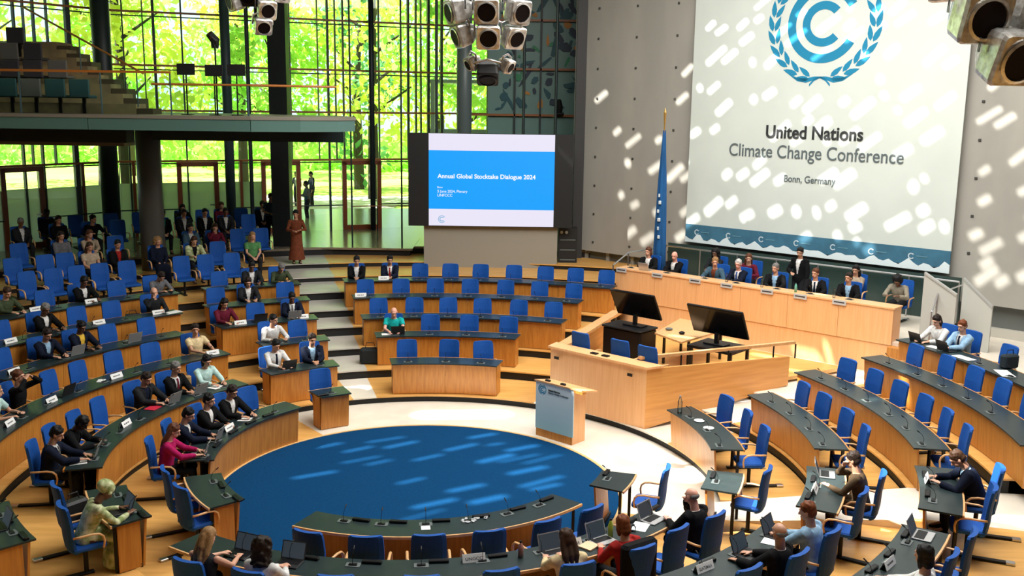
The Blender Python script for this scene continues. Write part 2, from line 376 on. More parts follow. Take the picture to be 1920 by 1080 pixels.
def head(mb, k):
    H, M = k['H'], k['M']; t = lambda v: H+M @ Vector(v); Mr = M.to_3x3().to_4x4()
    mb.ell(t((0, -.012, .028)), (.078, .098, .090), 18, 12, Mr); mb.ell(t((0, .018, -.045)), (.058, .070, .072), 16, 10, Mr)
    mb.ell(t((0, .048, -.085)), (.030, .032, .024), 12, 8, Mr)
    mb.tube([t((0, .078, .022)), t((0, .096, -.006)), t((0, .107, -.028))], [.009, .012, .016], 8, round_end=True)
    mb.tube([t((-.045, .078, .038)), t((0, .089, .040)), t((.045, .078, .038))], [.008, .010, .008], 8, round_end=True)
    mb.tube([t((-.018, .084, -.062)), t((.018, .084, -.062))], .010, 8, round_end=True)
    for sx in (-1, 1): mb.ell(t((sx*.079, -.012, -.008)), (.012, .022, .034), 10, 8, Mr)
    mb.tube([k['P']+k['sp']*.42, k['N']+k['sp']*.0, t((0, -.02, -.06))], [.070, .062, .060], 12)
def body_mesh(pose):
    key = ('body', pose)
    if key in CACHE: return CACHE[key]
    k = skel(pose); mb = MB(); torso(mb, k, -.012); head(mb, k)
    for i, (s, e, h) in enumerate(k['arms']):
        sg = -1 if i == 0 else 1
        mb.tube([s, (s+e)/2, e, e.lerp(h, .5), h], [.046, .045, .038, .034, .024], 10, round_end=True); hand(mb, e, h, sg)
    for hip, kn, an, ft in k['legs']:
        mb.tube([hip, hip.lerp(kn, .5), kn, kn.lerp(an, .35), an], [.082, .070, .052, .052, .036], 10, round_end=True)
        mb.tube([an, ft], [.04, .034], 8, .6, round_end=True)
    me = remesh(mb, .0085, 'person_body')
    for q in range(3): me.materials.append(None)
    Mi = k['M'].inverted(); H = k['H']
    for p in me.polygons:
        c = Mi @ (p.center-H)
        if c.y > .05:
            if abs(c.z-.014) < .005 and abs(abs(c.x)-.031) < .009: p.material_index = 1
            elif abs(c.z+.062) < .007 and abs(c.x) < .023: p.material_index = 2
    CACHE[key] = me; return me
def top_mesh(pose, kind):
    """kind: jacket (long sleeves, open at the chest), blouse (long), tee (short), vest (sleeveless), shirt (under a jacket), coat"""
    key = (kind, pose)
    if key in CACHE: return CACHE[key]
    k = skel(pose); mb = MB(); g = {'jacket': .026, 'blouse': .014, 'tee': .012, 'vest': .012, 'shirt': .006}[kind]
    torso(mb, k, g, -.04 if kind == 'jacket' else 0)
    if kind not in ('shirt', 'vest'):
        for s, e, h in k['arms']:
            c = (s-k['S0'])*.65+k['S0']
            if kind == 'tee': mb.tube([c, s, s.lerp(e, .62)], [.070+g, .058+g, .052+g], 12, round_end=False)
            else:
                mb.tube([c, s, s.lerp(e, .5), e, e.lerp(h, .5), e.lerp(h, .93)], [.070+g, .055+g, .046+g, .043+g, .034+g, .022+g], 12, round_end=False)
                mb.ell(e, (.043+g,)*3, 12, 8)
    else:
        mb.tube([k['P']+k['sp']*.40, k['P']+k['sp']*.482], [.08, .066], 12)
    me = remesh(mb, .015, kind, 2)
    if kind == 'jacket':
        bm = bmesh.new(); bm.from_mesh(me); rm = []
        for f in bm.faces:
            c = f.calc_center_median()-k['P']; d = c.dot(k['sp']); y = c.y-k['sp'].y*d
            if y > .03 and .10 < d < .50 and abs(c.x) < .012+.062*(d-.10)/.36: rm.append(f)
        bmesh.ops.delete(bm, geom=rm, context='FACES'); bm.to_mesh(me); bm.free()
    CACHE[key] = me; return me
def pants_mesh(pose, kind='trousers'):
    key = (kind, pose)
    if key in CACHE: return CACHE[key]
    k = skel(pose); mb = MB(); P = k['P']
    mb.ell(P+Vector((0, .0, -.01)), (.178, .135, .12), 16, 10)
    if kind == 'dress':
        kn, an = k['legs'][0][1], k['legs'][0][2]; z1 = .10
        mid = P+Vector((0, .18, 0))
        def ring(c, rx, ry, tilt): return [Vector(c)+Vector((rx*math.cos(2*PI*i/18), ry*math.sin(2*PI*i/18)*math.cos(tilt), ry*math.sin(2*PI*i/18)*math.sin(tilt))) for i in range(18)]
        if k['st']: mb.loft([ring((0, 0, .95), .17, .13, 0), ring((0, .01, .5), .21, .17, 0), ring((0, 0, .12), .27, .22, 0)])
        else: mb.loft([ring((0, -.02, .56), .17, .12, PI/2), ring((0, .22, .54), .20, .11, PI/2), ring((0, .40, .50), .22, .13, PI*.3), ring((0, .36, .30), .22, .14, 0), ring((0, .36, .04), .24, .17, 0)])
    else:
        for hip, kn, an, ft in k['legs']:
            mb.tube([hip, hip.lerp(kn, .5), kn, kn.lerp(an, .4), an], [.105, .090, .072, .066, .055], 12, round_end=True); mb.ell(kn, (.075,)*3, 12, 8)
    CACHE[key] = remesh(mb, .018, kind, 1); return CACHE[key]
def shoe_mesh(pose, i):
    key = ('shoe', pose, i)
    if key in CACHE: return CACHE[key]
    an, ft = skel(pose)['legs'][i][2:]; mb = MB()
    mb.rbox(an.x-.042, an.y-.06, .0, an.x+.042, ft.y+.05, .03, .04); mb.loft([[Vector((an.x+r*math.cos(2*PI*q/10), y+l*math.sin(2*PI*q/10), z)) for q in range(10)] for z, r, l, y in ((.03, .040, .10, an.y+.05), (.07, .036, .07, an.y+.03), (.10, .034, .045, an.y))])
    CACHE[key] = mb.mesh('shoe', True); return CACHE[key]
def hair_mesh(pose, kind):
    key = ('hair', kind, pose)
    if key in CACHE: return CACHE[key]
    k = skel(pose); H, M = k['H'], k['M']; t = lambda v: H+M @ Vector(v); Mr = M.to_3x3().to_4x4(); mb = MB(); rnd = random.Random(5)
    if kind == 'receding':
        mb.ell(t((0, -.060, .004)), (.0800, .058, .048), 18, 10, Mr)
    elif kind == 'wrap':
        mb.ell(t((0, -.045, .060)), (.105, .135, .105), 20, 12, Mr); mb.ell(t((.02, -.12, .05)), (.075, .07, .07), 14, 10, Mr)
        mb.tube([t((-.08, .02, .01)), t((0, .07, .045)), t((.08, .02, .01))], .028, 10, round_end=True)
    else:
        mb.ell(t((0, -.024, .050)), (.088, .104, .090), 20, 12, Mr); mb.ell(t((0, -.062, -.005)), (.080, .066, .074), 16, 10, Mr)
    if kind in ('short', 'bob', 'long', 'bun'):
        for q in range(26):
            a = rnd.uniform(-PI, PI); e_ = rnd.uniform(.25, 1.35); mb.ell(t((.080*math.cos(a)*math.cos(e_), -.024+.096*math.sin(a)*math.cos(e_), .050+.084*math.sin(e_))), (rnd.uniform(.016, .026),)*3, 8, 6)
        for sx in (-1, 1): mb.tube([t((sx*.070, .018, .062)), t((sx*.079, .0, .02)), t((sx*.080, -.012, -.015))], [.014, .012, .007], 8, round_end=True)
    if kind in ('long', 'braid'):
        for sx in (-1, 0, 1): mb.tube([t((sx*.055, -.055, .03)), t((sx*.072, -.065, -.09)), t((sx*.075, -.085, -.20)), t((sx*.06, -.09, -.30))], [.045, .045, .042, .022], 10, round_end=True)
        if kind == 'braid': mb.tube([t((0, -.11, .02)), t((.01, -.13, -.12)), t((.03, -.12, -.26)), t((.04, -.10, -.38))], [.04, .036, .030, .014], 10, round_end=True)
    if kind == 'bob':
        for sx in (-1, 1): mb.tube([t((sx*.055, -.02, .05)), t((sx*.080, -.02, -.04)), t((sx*.070, -.015, -.11))], [.035, .032, .024], 10, round_end=True)
        mb.ell(t((0, -.075, -.06)), (.080, .05, .07), 14, 8, Mr)
    if kind == 'bun': mb.ell(t((0, -.13, .06)), (.045, .045, .045), 12, 8, Mr)
    if kind in ('curly', 'curlylong'):
        mb.ell(t((0, -.05, .03)), (.115, .105, .115), 18, 10, Mr)
        if kind == 'curlylong': mb.ell(t((0, -.075, -.10)), (.120, .075, .15), 18, 10, Mr)
        for q in range(70):
            a = rnd.uniform(0, 2*PI); zz = rnd.uniform(-.09 if kind == 'curly' else -.22, .13); rad = .112*math.sqrt(max(.25, 1-(max(zz-.03, 0)/.12)**2))
            x, y = rad*math.cos(a), -.055+rad*.9*math.sin(a)
            if y > .02 and zz < .07: continue
            mb.ell(t((x, y, zz)), (.026,)*3, 8, 6)
    CACHE[key] = remesh(mb, .011, 'hair', 1); return CACHE[key]
def tie_mesh(pose):
    key = ('tie', pose)
    if key in CACHE: return CACHE[key]
    k = skel(pose); mb = MB(); P, sp = k['P'], k['sp']; f = (Vector((0, 1, 0))-sp*sp.y).normalized(); rings = []
    for d, wd, y in ((.13, .004, .125), (.18, .030, .128), (.30, .024, .134), (.40, .016, .120), (.445, .020, .098), (.462, .022, .086)):
        c = P+sp*d+f*y; rings.append([c+Vector((-wd, 0, 0)), c+Vector((wd, 0, 0)), c+Vector((wd, 0, 0))+f*.008, c+Vector((-wd, 0, 0))+f*.008])
    mb.loft(rings); CACHE[key] = mb.mesh('tie'); return CACHE[key]
HAIRC = {'black': (.008, .007, .007), 'brown': (.05, .022, .010), 'dkbrown': (.022, .012, .008), 'blond': (.36, .20, .08), 'red': (.20, .055, .015), 'white': (.62, .60, .57), 'greyh': (.20, .19, .18), 'auburn': (.13, .045, .02), 'wrapc': (.62, .62, .36), 'cap': (.01, .01, .012)}
CLOTH = {'black': (.005, .005, .006), 'navy': (.006, .010, .026), 'charcoal': (.018, .019, .022), 'grey': (.16, .16, .17), 'white': (.78, .77, .75), 'magenta': (.42, .010, .10), 'teal': (.01, .42, .40), 'yellow': (.80, .50, .06), 'cream': (.76, .60, .34), 'mint': (.55, .78, .74), 'lblue': (.30, .48, .66), 'red': (.34, .018, .015), 'brownj': (.075, .048, .026), 'maroon': (.14, .012, .03), 'palegreen': (.58, .60, .34), 'olive': (.06, .08, .04), 'blueg': (.06, .12, .17), 'plaid': (.33, .29, .22), 'pinkw': (.70, .42, .38), 'green': (.10, .28, .10), 'rust': (.20, .055, .025), 'beige': (.45, .35, .25), 'blue': (.03, .08, .30)}
def cm(c): return mat('cloth_'+c, CLOTH[c], .85, spec=.15, col2=tuple(x*.72 for x in CLOTH[c]), scale=14, sheen=.0) if c != 'palegreen' else mat('cloth_palegreen', (.66, .68, .42), .8, spec=.2, col2=(.22, .28, .10), scale=11)
def hm(c): return cm('palegreen') if c == 'wrapc' else mat('hair_'+c, HAIRC[c], .6, spec=.25, col2=tuple(x*.6 for x in HAIRC[c]), scale=30, stretch=(3, 3, .6))
def child(name, me, m, e, keepslots=False):
    if not len(me.materials): me.materials.append(None)
    o = bpy.data.objects.new(name, me); COL.objects.link(o); o.material_slots[0].link = 'OBJECT'; o.material_slots[0].material = m; o.parent = e; return o
def person(loc, rz, pose, skin, hair, haircol, top, topcol, label, under='white', tie=None, legs='charcoal', low='trousers', scale=1., group=None):
    me = body_mesh(pose); b = bpy.data.objects.new('person', me); COL.objects.link(b)
    for i, m in enumerate((SKIN[skin], EYE, LIP)): b.material_slots[i].link = 'OBJECT'; b.material_slots[i].material = m
    b.location = loc; b.rotation_euler = (0, 0, rz); b.scale = (scale,)*3
    tag(b, label, 'person', group)
    if top == 'jacket': child('jacket', top_mesh(pose, 'jacket'), cm(topcol), b); child('shirt', top_mesh(pose, 'shirt'), cm(under), b)
    else: child({'tee': 'tshirt', 'vest': 'top'}.get(top, top), top_mesh(pose, top), cm(topcol), b)
    if tie: child('tie', tie_mesh(pose), cm(tie), b)
    if hair != 'bald': child('headwrap' if hair == 'wrap' else 'hair', hair_mesh(pose, hair), hm(haircol), b)
    child('skirt' if low == 'dress' else 'trousers', pants_mesh(pose, low), cm(legs), b)
    for i in (0, 1): child('shoe', shoe_mesh(pose, i), BLACK, b)
    return b
# ---------------------------------------------------------------- seating plan: (desk, seat angle) -> person
P = {  # pose, skin, hair, hair colour, top, colour, label, extra
('0a', 187.5): ('type', 'light', 'long', 'auburn', 'blouse', 'magenta', 'person in a bright magenta blazer with long reddish hair, typing', dict(legs='black')),
('0a', 175.3): ('type', 'tan', 'short', 'black', 'jacket', 'navy', 'person in dark suit typing at the first left desk, next to the magenta blazer', {}),
('0a', 163.7): ('fold', 'tan', 'short', 'black', 'jacket', 'black', 'person in black suit with raised hands, middle of three suits, first left desk', {}),
('0a', 154.2): ('type', 'tan', 'short', 'dkbrown', 'jacket', 'black', 'person in black suit reading white paper beside an empty end chair of first left desk', {}),
('1a', 192.0): ('type', 'tan', 'short', 'black', 'jacket', 'navy', 'person in navy suit typing at the lower end of the second long left desk', dict(tie='grey')),
('1a', 184.5): ('write', 'dark', 'short', 'black', 'jacket', 'black', 'person in black bending low behind the navy suit at the second left desk', dict(under='black')),
('1a', 159.3): ('type', 'tan', 'short', 'dkbrown', 'jacket', 'charcoal', 'person in charcoal suit writing over a red and white folder', dict(under='navy')),
('1a', 151.5): ('fold', 'tan', 'short', 'greyh', 'jacket', 'black', 'grey-haired person in black suit gesturing beside a brown bag', dict(tie='maroon')),
('1a', 143.8): ('type', 'tan', 'bob', 'black', 'blouse', 'mint', 'person with black bob in pale blue top at the end of second left desk', {}),
('1c', 126.7): ('type', 'tan', 'short', 'black', 'blouse', 'white', 'person in white shirt with dark tie at a black laptop', dict(tie='navy')),
('1c', 118.4): ('fold', 'tan', 'short', 'dkbrown', 'jacket', 'navy', 'person in navy suit and light blue shirt looking down at a phone', dict(under='lblue')),
('1b', 220.0): ('write', 'brown', 'wrap', 'wrapc', 'blouse', 'palegreen', 'person in pale green patterned dress and matching headwrap holding a tablet', dict(legs='palegreen', low='dress')),
('1g', -113.1): ('type', 'light', 'braid', 'blond', 'vest', 'charcoal', 'person with blond braid in sleeveless dark top typing on a black laptop', {}),
('1g', -104.6): ('fold', 'light', 'curlylong', 'dkbrown', 'blouse', 'white', 'person with long dark curly hair in white top seen from behind', {}),
('1g', -64.7): ('type', 'light', 'long', 'brown', 'blouse', 'cream', 'person with long wavy brown hair at the near desk, seen from behind', {}),
('1g', -55.4): ('chin', 'light', 'bob', 'red', 'blouse', 'red', 'person with short red hair in a red jacket, hand at the face', {}),
('1g', -40.0): ('chin', 'pink', 'receding', 'greyh', 'jacket', 'black', 'bald person in black jacket resting the head on one hand at a laptop', {}),
('2a', 177.3): ('lean', 'light', 'bob', 'blond', 'tee', 'mint', 'fair-haired person in pale mint top at the far left edge', {}),
('2a', 170.6): ('raise', 'light', 'bun', 'auburn', 'blouse', 'black', 'person in black raising both hands to the face at the far left', {}),
('2a', 136.3): ('look', 'tan', 'bun', 'dkbrown', 'tee', 'cream', 'person in cream short-sleeved top at the end of the third left desk', {}),
('2c', 122.2): ('lean', 'tan', 'short', 'black', 'blouse', 'white', 'person in white shirt and grey vest turning sideways in the chair', {}),
('2d', 99.9): ('type', 'pink', 'bald', 'white', 'tee', 'teal', 'bald person in bright teal shirt at an open laptop', {}),
('2f', -20.6): ('chin', 'tan', 'short', 'dkbrown', 'blouse', 'brownj', 'person in brown jacket with dark hair, chin on hand, at the right', dict(legs='brownj')),
('2g', -46.3): ('look', 'tan', 'receding', 'greyh', 'jacket', 'black', 'balding person in black jacket looking at a laptop, near right', {}),
('2g', -39.2): ('fold', 'light', 'short', 'red', 'jacket', 'lblue', 'fair red-haired person in light blue jacket, near right', {}),
('3g', -44.5): ('look', 'tan', 'bob', 'black', 'blouse', 'white', 'person with black hair, only the head showing at the bottom edge', {}),
('3a', 154.6): ('type', 'tan', 'short', 'dkbrown', 'jacket', 'navy', 'person in navy suit and pale blue shirt at fourth left desk', dict(under='lblue')),
('3a', 149.3): ('type', 'brown', 'bun', 'black', 'jacket', 'navy', 'person in dark jacket with a bright yellow scarf', dict(under='yellow')),
('3c', 126.6): ('type', 'tan', 'long', 'black', 'blouse', 'maroon', 'person with long black hair in maroon and black top behind a nameplate', {}),
('3c', 115.8): ('type', 'brown', 'short', 'black', 'jacket', 'navy', 'person in navy suit behind a laptop beside the left edge of the aisle', dict(tie='grey')),
('3f', -18.5): ('write', 'light', 'short', 'brown', 'jacket', 'navy', 'brown-haired person in navy suit leaning over papers at the right', dict(under='lblue')),
('4a', 149.3): ('type', 'brown', 'short', 'greyh', 'jacket', 'black', 'person with short grey hair in black jacket at the fifth left desk', {}),
('4a', 134.1): ('chin', 'light', 'receding', 'greyh', 'blouse', 'charcoal', 'person in dark grey top over a spread of white papers', {}),
('4c', 120.5): ('type', 'tan', 'bob', 'dkbrown', 'jacket', 'charcoal', 'person in dark jacket at the fifth desk of the short middle block', {}),
('5a', 149.1): ('type', 'light', 'short', 'brown', 'blouse', 'olive', 'person in dark green vest over white sleeves at the topmost left desk', dict()),
('5a', 139.8): ('type', 'brown', 'short', 'black', 'jacket', 'black', 'person in black behind a white nameplate at the topmost left desk', {}),
('5a', 130.6): ('write', 'tan', 'short', 'dkbrown', 'blouse', 'grey', 'bearded person in light grey sweater at the end of the topmost left desk', {}),
('5c', 118.3): ('type', 'brown', 'short', 'black', 'jacket', 'charcoal', 'person in grey suit writing at the topmost short middle desk', {}),
('5c', 114.6): ('write', 'tan', 'short', 'greyh', 'blouse', 'olive', 'grey-haired person in dark green jumper bending down beside the aisle', {}),
('5d', 104): ('fold', 'tan', 'short', 'black', 'jacket', 'black', 'bearded person in black suit at the left end of the back central desk', {}),
('5d', 99.4): ('fold', 'tan', 'short', 'black', 'jacket', 'navy', 'person in navy suit with red tie at the back central desk', dict(tie='red')),
('5e', 22.3): ('type', 'light', 'bob', 'dkbrown', 'blouse', 'white', 'person with dark bob in white blouse at a laptop, upper right', {}),
('5e', 19.1): ('fold', 'light', 'short', 'red', 'jacket', 'lblue', 'red-haired person in pale blue jacket and dark tie, upper right', dict(tie='navy')),
}
EXTRA_TURN = {('1d', 80.2): .35, ('1b', 211.5): .1}
def seatpos(key, a):
    seats = DESKS[key][2]; n = len(seats)
    # leftmost in the picture (c, d, g) or highest in the picture (a, b, e, f) counts first
    srt = sorted(seats, reverse=key[1] in 'cdef'); i = srt.index(a)
    side = 'left' if key[1] in 'cdg' else 'upper end'
    if n == 1: return ''
    if i <= (n-1)//2: return ORD[i]+' from the '+side
    return ORD[n-1-i]+' from the '+{'left': 'right', 'upper end': 'lower end'}[side]
for key, (a0, a1, seats) in DESKS.items():
    k = int(key[0]); near = key[1] in 'gbf'
    if key == '2b': continue
    for a in seats:
        rp = random.Random(hash((k, int(a*10))) % 9999)
        who = P.get((key, a)); occ = who is not None
        z = (ZZ[3] if key == '4g' else ZZ[k])+.001
        rc = max(BACK[key[1]][k]-.27+rp.uniform(-.03, .03)+(.09 if occ else 0), RT[key[1]][k]+(.81 if occ else .62))
        rz = R_(a+90)+rp.uniform(-.12, .12)+EXTRA_TURN.get((key, a), 0)
        c = place(CHAIR, pol(rc, a, z), rz)
        pos = seatpos(key, a)
        c['label'] = '%s blue armchair%s, %s desk, %s block' % ('occupied' if occ else 'empty', (' '+pos.strip()) if pos else '', SEATNAME[k], WHERE[key[1]])
        c['category'] = 'chair'; c['group'] = 'blue armchairs at the desks'
        if occ:
            po, sk, hr, hc, tp, tc, lb, ex = who
            person(pol(rc-.03, a, z), rz, po, sk, hr, hc, tp, tc, lb, **ex)
# ---------------------------------------------------------------- visitor rows under the gallery (no desks)
VIS = [('first', 13.3, 1.251, [142.4, 139.6, 136.9, 134.4, 131.3, 124.9, 122, 118.9]),
 ('second', 14.75, 1.401, [141.1, 137.8, 135.8, 133.4, 130.4, 126, 122.1, 119.2, 115.3]),
 ('third', 16.35, 1.551, [138, 134.1, 131.4, 128.6, 120.9, 118.4, 115.8, 113.2]),
 ('fourth', 18.2, 1.801, [135.6, 132.2, 129.2, 126.6, 122.3, 120.2, 118.1, 116, 113.6]),
 ('back', 20.2, 1.801, [131.4, 128.8, 125.6, 123.1, 119.2, 117.2, 115.4, 113.4, 111.4])]
VP = {
 (0, 141.1): None,
 (1, 133.4): ('lap', 'tan', 'long', 'brown', 'tee', 'beige', 'person in beige sleeveless top in the second visitor row, far left'),
 (1, 130.4): ('lap', 'tan', 'short', 'black', 'jacket', 'black', 'person in black with a red lanyard in the second visitor row', dict(under='red')),
 (1, 126): ('lap', 'light', 'curly', 'blond', 'blouse', 'navy', 'person with curly blond hair in navy dress in the second visitor row', dict(legs='navy', low='dress')),
 (1, 122.1): ('type', 'light', 'long', 'brown', 'jacket', 'palegreen', 'person in pale green blazer over black top among the visitors', dict(under='black')),
 (1, 115.3): ('lap', 'light', 'long', 'blond', 'tee', 'green', 'fair-haired person in green flowered top by the aisle'),
 (2, 134.1): ('lap', 'tan', 'long', 'dkbrown', 'blouse', 'grey', 'person with a white scarf at the left of the third visitor row'),
 (2, 131.4): ('fold', 'light', 'long', 'auburn', 'blouse', 'beige', 'person in light grey-brown jumper turned sideways in the third visitor row'),
 (2, 120.9): ('lap', 'tan', 'short', 'black', 'jacket', 'blueg', 'person in dark blue jacket in the third visitor row'),
 (2, 118.4): ('chin', 'tan', 'long', 'brown', 'blouse', 'maroon', 'person with hand at mouth behind the dark blue jacket'),
 (3, 135.6): ('lap', 'brown', 'short', 'greyh', 'jacket', 'charcoal', 'person in dark jacket with a white badge at the far left of the visitors', dict(under='white')),
 (3, 132.2): ('lap', 'light', 'long', 'dkbrown', 'blouse', 'black', 'person in black with a face lit from the front, fourth visitor row left'),
 (3, 129.2): ('lean', 'tan', 'bun', 'black', 'blouse', 'black', 'person in black coat leaning sideways in the fourth visitor row'),
 (3, 122.3): ('lap', 'light', 'short', 'black', 'jacket', 'black', 'person in black jacket over teal shirt left of the column foot', dict(under='teal')),
 (3, 120.2): ('lap', 'tan', 'short', 'brown', 'jacket', 'charcoal', 'person in dark jacket, second right of the column foot'),
 (3, 118.1): ('lap', 'tan', 'short', 'black', 'jacket', 'black', 'person in black jacket and white shirt, third right of the column foot'),
 (3, 116): ('lap', 'brown', 'short', 'black', 'jacket', 'charcoal', 'person in grey jacket with hands joined over a white shirt'),
 (4, 131.4): ('lap', 'dark', 'short', 'cap', 'jacket', 'black', 'person in black wearing a black cap by the left glass door', dict(under='black')),
 (4, 119.2): ('chin', 'light', 'long', 'dkbrown', 'jacket', 'black', 'person with dark hair, hand at chin, before the middle glass door'),
 (4, 115.4): ('lap', 'tan', 'short', 'brown', 'blouse', 'maroon', 'person in maroon in the back visitor row beside the middle door'),
 (4, 111.4): ('lap', 'tan', 'short', 'dkbrown', 'jacket', 'navy', 'person in navy jacket and white shirt below the standing person in blue'),
}
for ri, (nm, r, z, angs) in enumerate(VIS):
    for i, a in enumerate(angs):
        rp = random.Random(ri*100+i)
        c = place(CHAIR, pol(r, a, z), R_(a+90)+rp.uniform(-.08, .08))
        who = VP.get((ri, a))
        c['label'] = 'blue armchair %s from the left in the %s visitor row, %s' % (ORD[i], nm, 'occupied' if who else 'empty')
        c['category'] = 'chair'; c['group'] = 'blue armchairs of the visitor rows'
        if who:
            po, sk, hr, hc, tp, tc, lb = who[:7]; person(pol(r-.02, a, z), R_(a+90), po, sk, hr, hc, tp, tc, lb, **(who[7] if len(who) > 7 else {}))
person(pol(15.9, 109.6, 1.551), R_(109.6+90), 'hold', 'tan', 'bun', 'black', 'blouse', 'rust', 'person in a rust-brown shawl and long dress standing on the aisle steps', legs='rust', low='dress')
person(pol(19.2, 110.9, 1.801), R_(110.9+90), 'stand', 'tan', 'short', 'brown', 'tee', 'blueg', 'person in blue-grey t-shirt standing by the glass doors', legs='black')
# ---------------------------------------------------------------- helpers on the podium axis
def axM(a, t, z=0.): return Matrix(((T.x, U.x, 0, L(a, t).x), (T.y, U.y, 0, L(a, t).y), (0, 0, 1, z), (0, 0, 0, 1)))
def abox(mb, a0, a1, t0, t1, z0, z1): return mb.box(t0, a0, z0, t1, a1, z1, axM(0, 0))
def quadwall(mb, p, q, th, z0, z1, z0b=None, z1b=None):
    """upright slab from ground point p to q"""
    p, q = Vector(p), Vector(q); d = (q-p).normalized(); n = Vector((-d.y, d.x, 0))*th
    z0b = z0 if z0b is None else z0b; z1b = z1 if z1b is None else z1b
    A = lambda v, z: Vector((v.x, v.y, z))
    return mb.loft([[A(p, z0), A(p+n, z0), A(p+n, z1), A(p, z1)], [A(q, z0b), A(q+n, z0b), A(q+n, z1b), A(q, z1b)]])
# rostrum
ro = empty('rostrum', L(5.15, 0, .158)); tag(ro, 'large pale wooden rostrum enclosure with ledges, in front of the podium', 'rostrum')
F0, F1 = L(5.15, -1.32), L(5.15, 1.22); G0, G1 = L(9.2, -2.75), L(8.85, 2.50)
quadwall(MB(), F1, F0, -.06, .16, 1.43).build('front_panel', WOODP, ro)
quadwall(MB(), F1, G1, .06, .16, 1.43, .60, 1.25).build('side_panel', WOODR, ro)
quadwall(MB(), F0, G0, -.06, .16, 1.43, .60, 1.25).build('side_panel', WOODR, ro)
MB().prism([L(5.10, -1.36), L(5.10, 1.26), L(5.50, 1.40), L(5.50, -1.45)], 1.43, 1.475).build('ledge', WOODP, ro)
quadwall(MB(), L(5.45, .85), L(9.0, 2.55), .10, 1.50, 1.56, 1.52, 1.58).build('handrail', BEECH, ro)
for q in (.25, .55, .85, 1.0):
    c_ = L(5.45, .85).lerp(L(9.0, 2.55), q); MB().cyl(c_+Vector((0, 0, 1.2)), c_+Vector((0, 0, 1.52)), .018).build('rail_post', BMET, ro)
quadwall(MB(), L(5.5, -1.4), L(9.3, -2.7), -.25, 1.40, 1.46, 1.40, 1.46).build('side_ledge', BEECH, ro)
MB().prism([L(5.22, -1.25), L(5.22, 1.15), L(10.9, 2.9), L(10.9, -3.4)], .62, .70).build('inner_floor', FLOORW, ro)
for x_, t_ in ((.0, -1.1), (.0, .85)):   # cable holes on the ledge front corners
    abox(MB(), 5.075, 5.095, t_-.06, t_+.06, 1.22, 1.28).build('cable_port', BMET, ro)
for t_ in (-.2, .1): abox(MB(), 5.2, 5.3, t_-.08, t_+.08, 1.476, 1.50).build('control_button', PLAS, ro)
for i, t_ in enumerate((-.85, .18, .92)):
    c = place(CHAIR, L(5.82+(.0 if i != 1 else .05), t_, .701), AX-PI/2); c['label'] = 'blue armchair inside the rostrum, %s of three along its front ledge' % ['left', 'middle', 'right'][i]; c['category'] = 'chair'; c['group'] = 'blue armchairs inside the rostrum'
cb = empty('equipment_cabinet', L(7.9, -1.2, .701)); tag(cb, 'black equipment cabinet inside the rostrum under the left monitor', 'cabinet')
MB().rbox(-.55, -.3, .702, .55, .40, 1.46, .06, axM(7.9, -1.2)).build('body', PLAS, cb); MB().rbox(-.58, -.33, 1.46, .58, .43, 1.50, .06, axM(7.9, -1.2)).build('top', BMET, cb)
def monitor(a, t, zb, wd, ht, tilt, label, rot=0.):
    m = empty('large_monitor', L(a, t, zb)); tag(m, label, 'monitor', 'large black monitors on the rostrum')
    M = axM(a, t, zb) @ Matrix.Rotation(rot, 4, 'Z') ; MB().rbox(-.28, -.15, 0, .28, .15, .03, .04, M).build('base', PLAS, m)
    MB().box(-.05, -.03, .03, .05, .03, .25, M).build('stand', PLAS, m)
    M2 = M @ Matrix.Translation((0, 0, .14+ht/2)) @ Matrix.Rotation(R_(tilt), 4, 'X')
    MB().rbox(-wd/2, -ht/2, -.03, wd/2, ht/2, .02, .015, M2 @ Matrix.Rotation(PI/2, 4, 'X')).build('housing', PLAS, m)
    MB().box(-wd/2+.03, .031, -ht/2+.03, wd/2-.03, .036, ht/2-.03, M2).build('screen', SCRN, m)
    MB().box(-wd/2+.03, -.026, -ht/2+.03, wd/2-.03, -.021, ht/2-.03, M2).build('back_plate', SCRN, m); return m
monitor(8.05, -1.12, 1.502, 1.28, .74, 30, 'large black monitor on the cabinet, left of two on the rostrum')
monitor(8.1, 1.08, 1.42, 1.42, .76, 28, 'large black monitor on the rostrum desk, right of two')
dk_ = empty('control_desk', L(8.1, 1.1, .701)); tag(dk_, 'black control desk carrying the right monitor on the rostrum', 'desk')
abox(MB(), 7.6, 8.5, .62, 1.75, 1.36, 1.418).build('desktop', PLAS, dk_)
for a_, t_ in ((7.65, .66), (7.65, 1.65), (8.4, .66), (8.4, 1.65)): abox(MB(), a_, a_+.06, t_, t_+.06, .702, 1.36).build('leg', BMET, dk_)
ct = empty('side_table', L(8.6, .0, .701)); tag(ct, 'pale wooden table behind the monitors on the rostrum', 'table')
MB().prism([L(7.9, -.45), L(7.55, .50), L(9.6, .55), L(9.7, -.9)], 1.42, 1.46).build('tabletop', BEECH, ct)
for a_, t_ in ((8.1, -.35), (8.0, .38), (9.4, .4), (9.4, -.7)): abox(MB(), a_, a_+.05, t_, t_+.05, .702, 1.42).build('leg', BMET, ct)
tag(MB().ell(L(8.2, .1, 1.50), (.07, .05, .04)).build('computer_mouse', PLAS), 'black rounded device on the pale rostrum table', 'device')
tag(MB().ell(L(8.35, -.35, 1.495), (.09, .06, .035)).build('glass_bowl', GREY), 'small pale bowl on the rostrum table beside the black device', 'bowl')
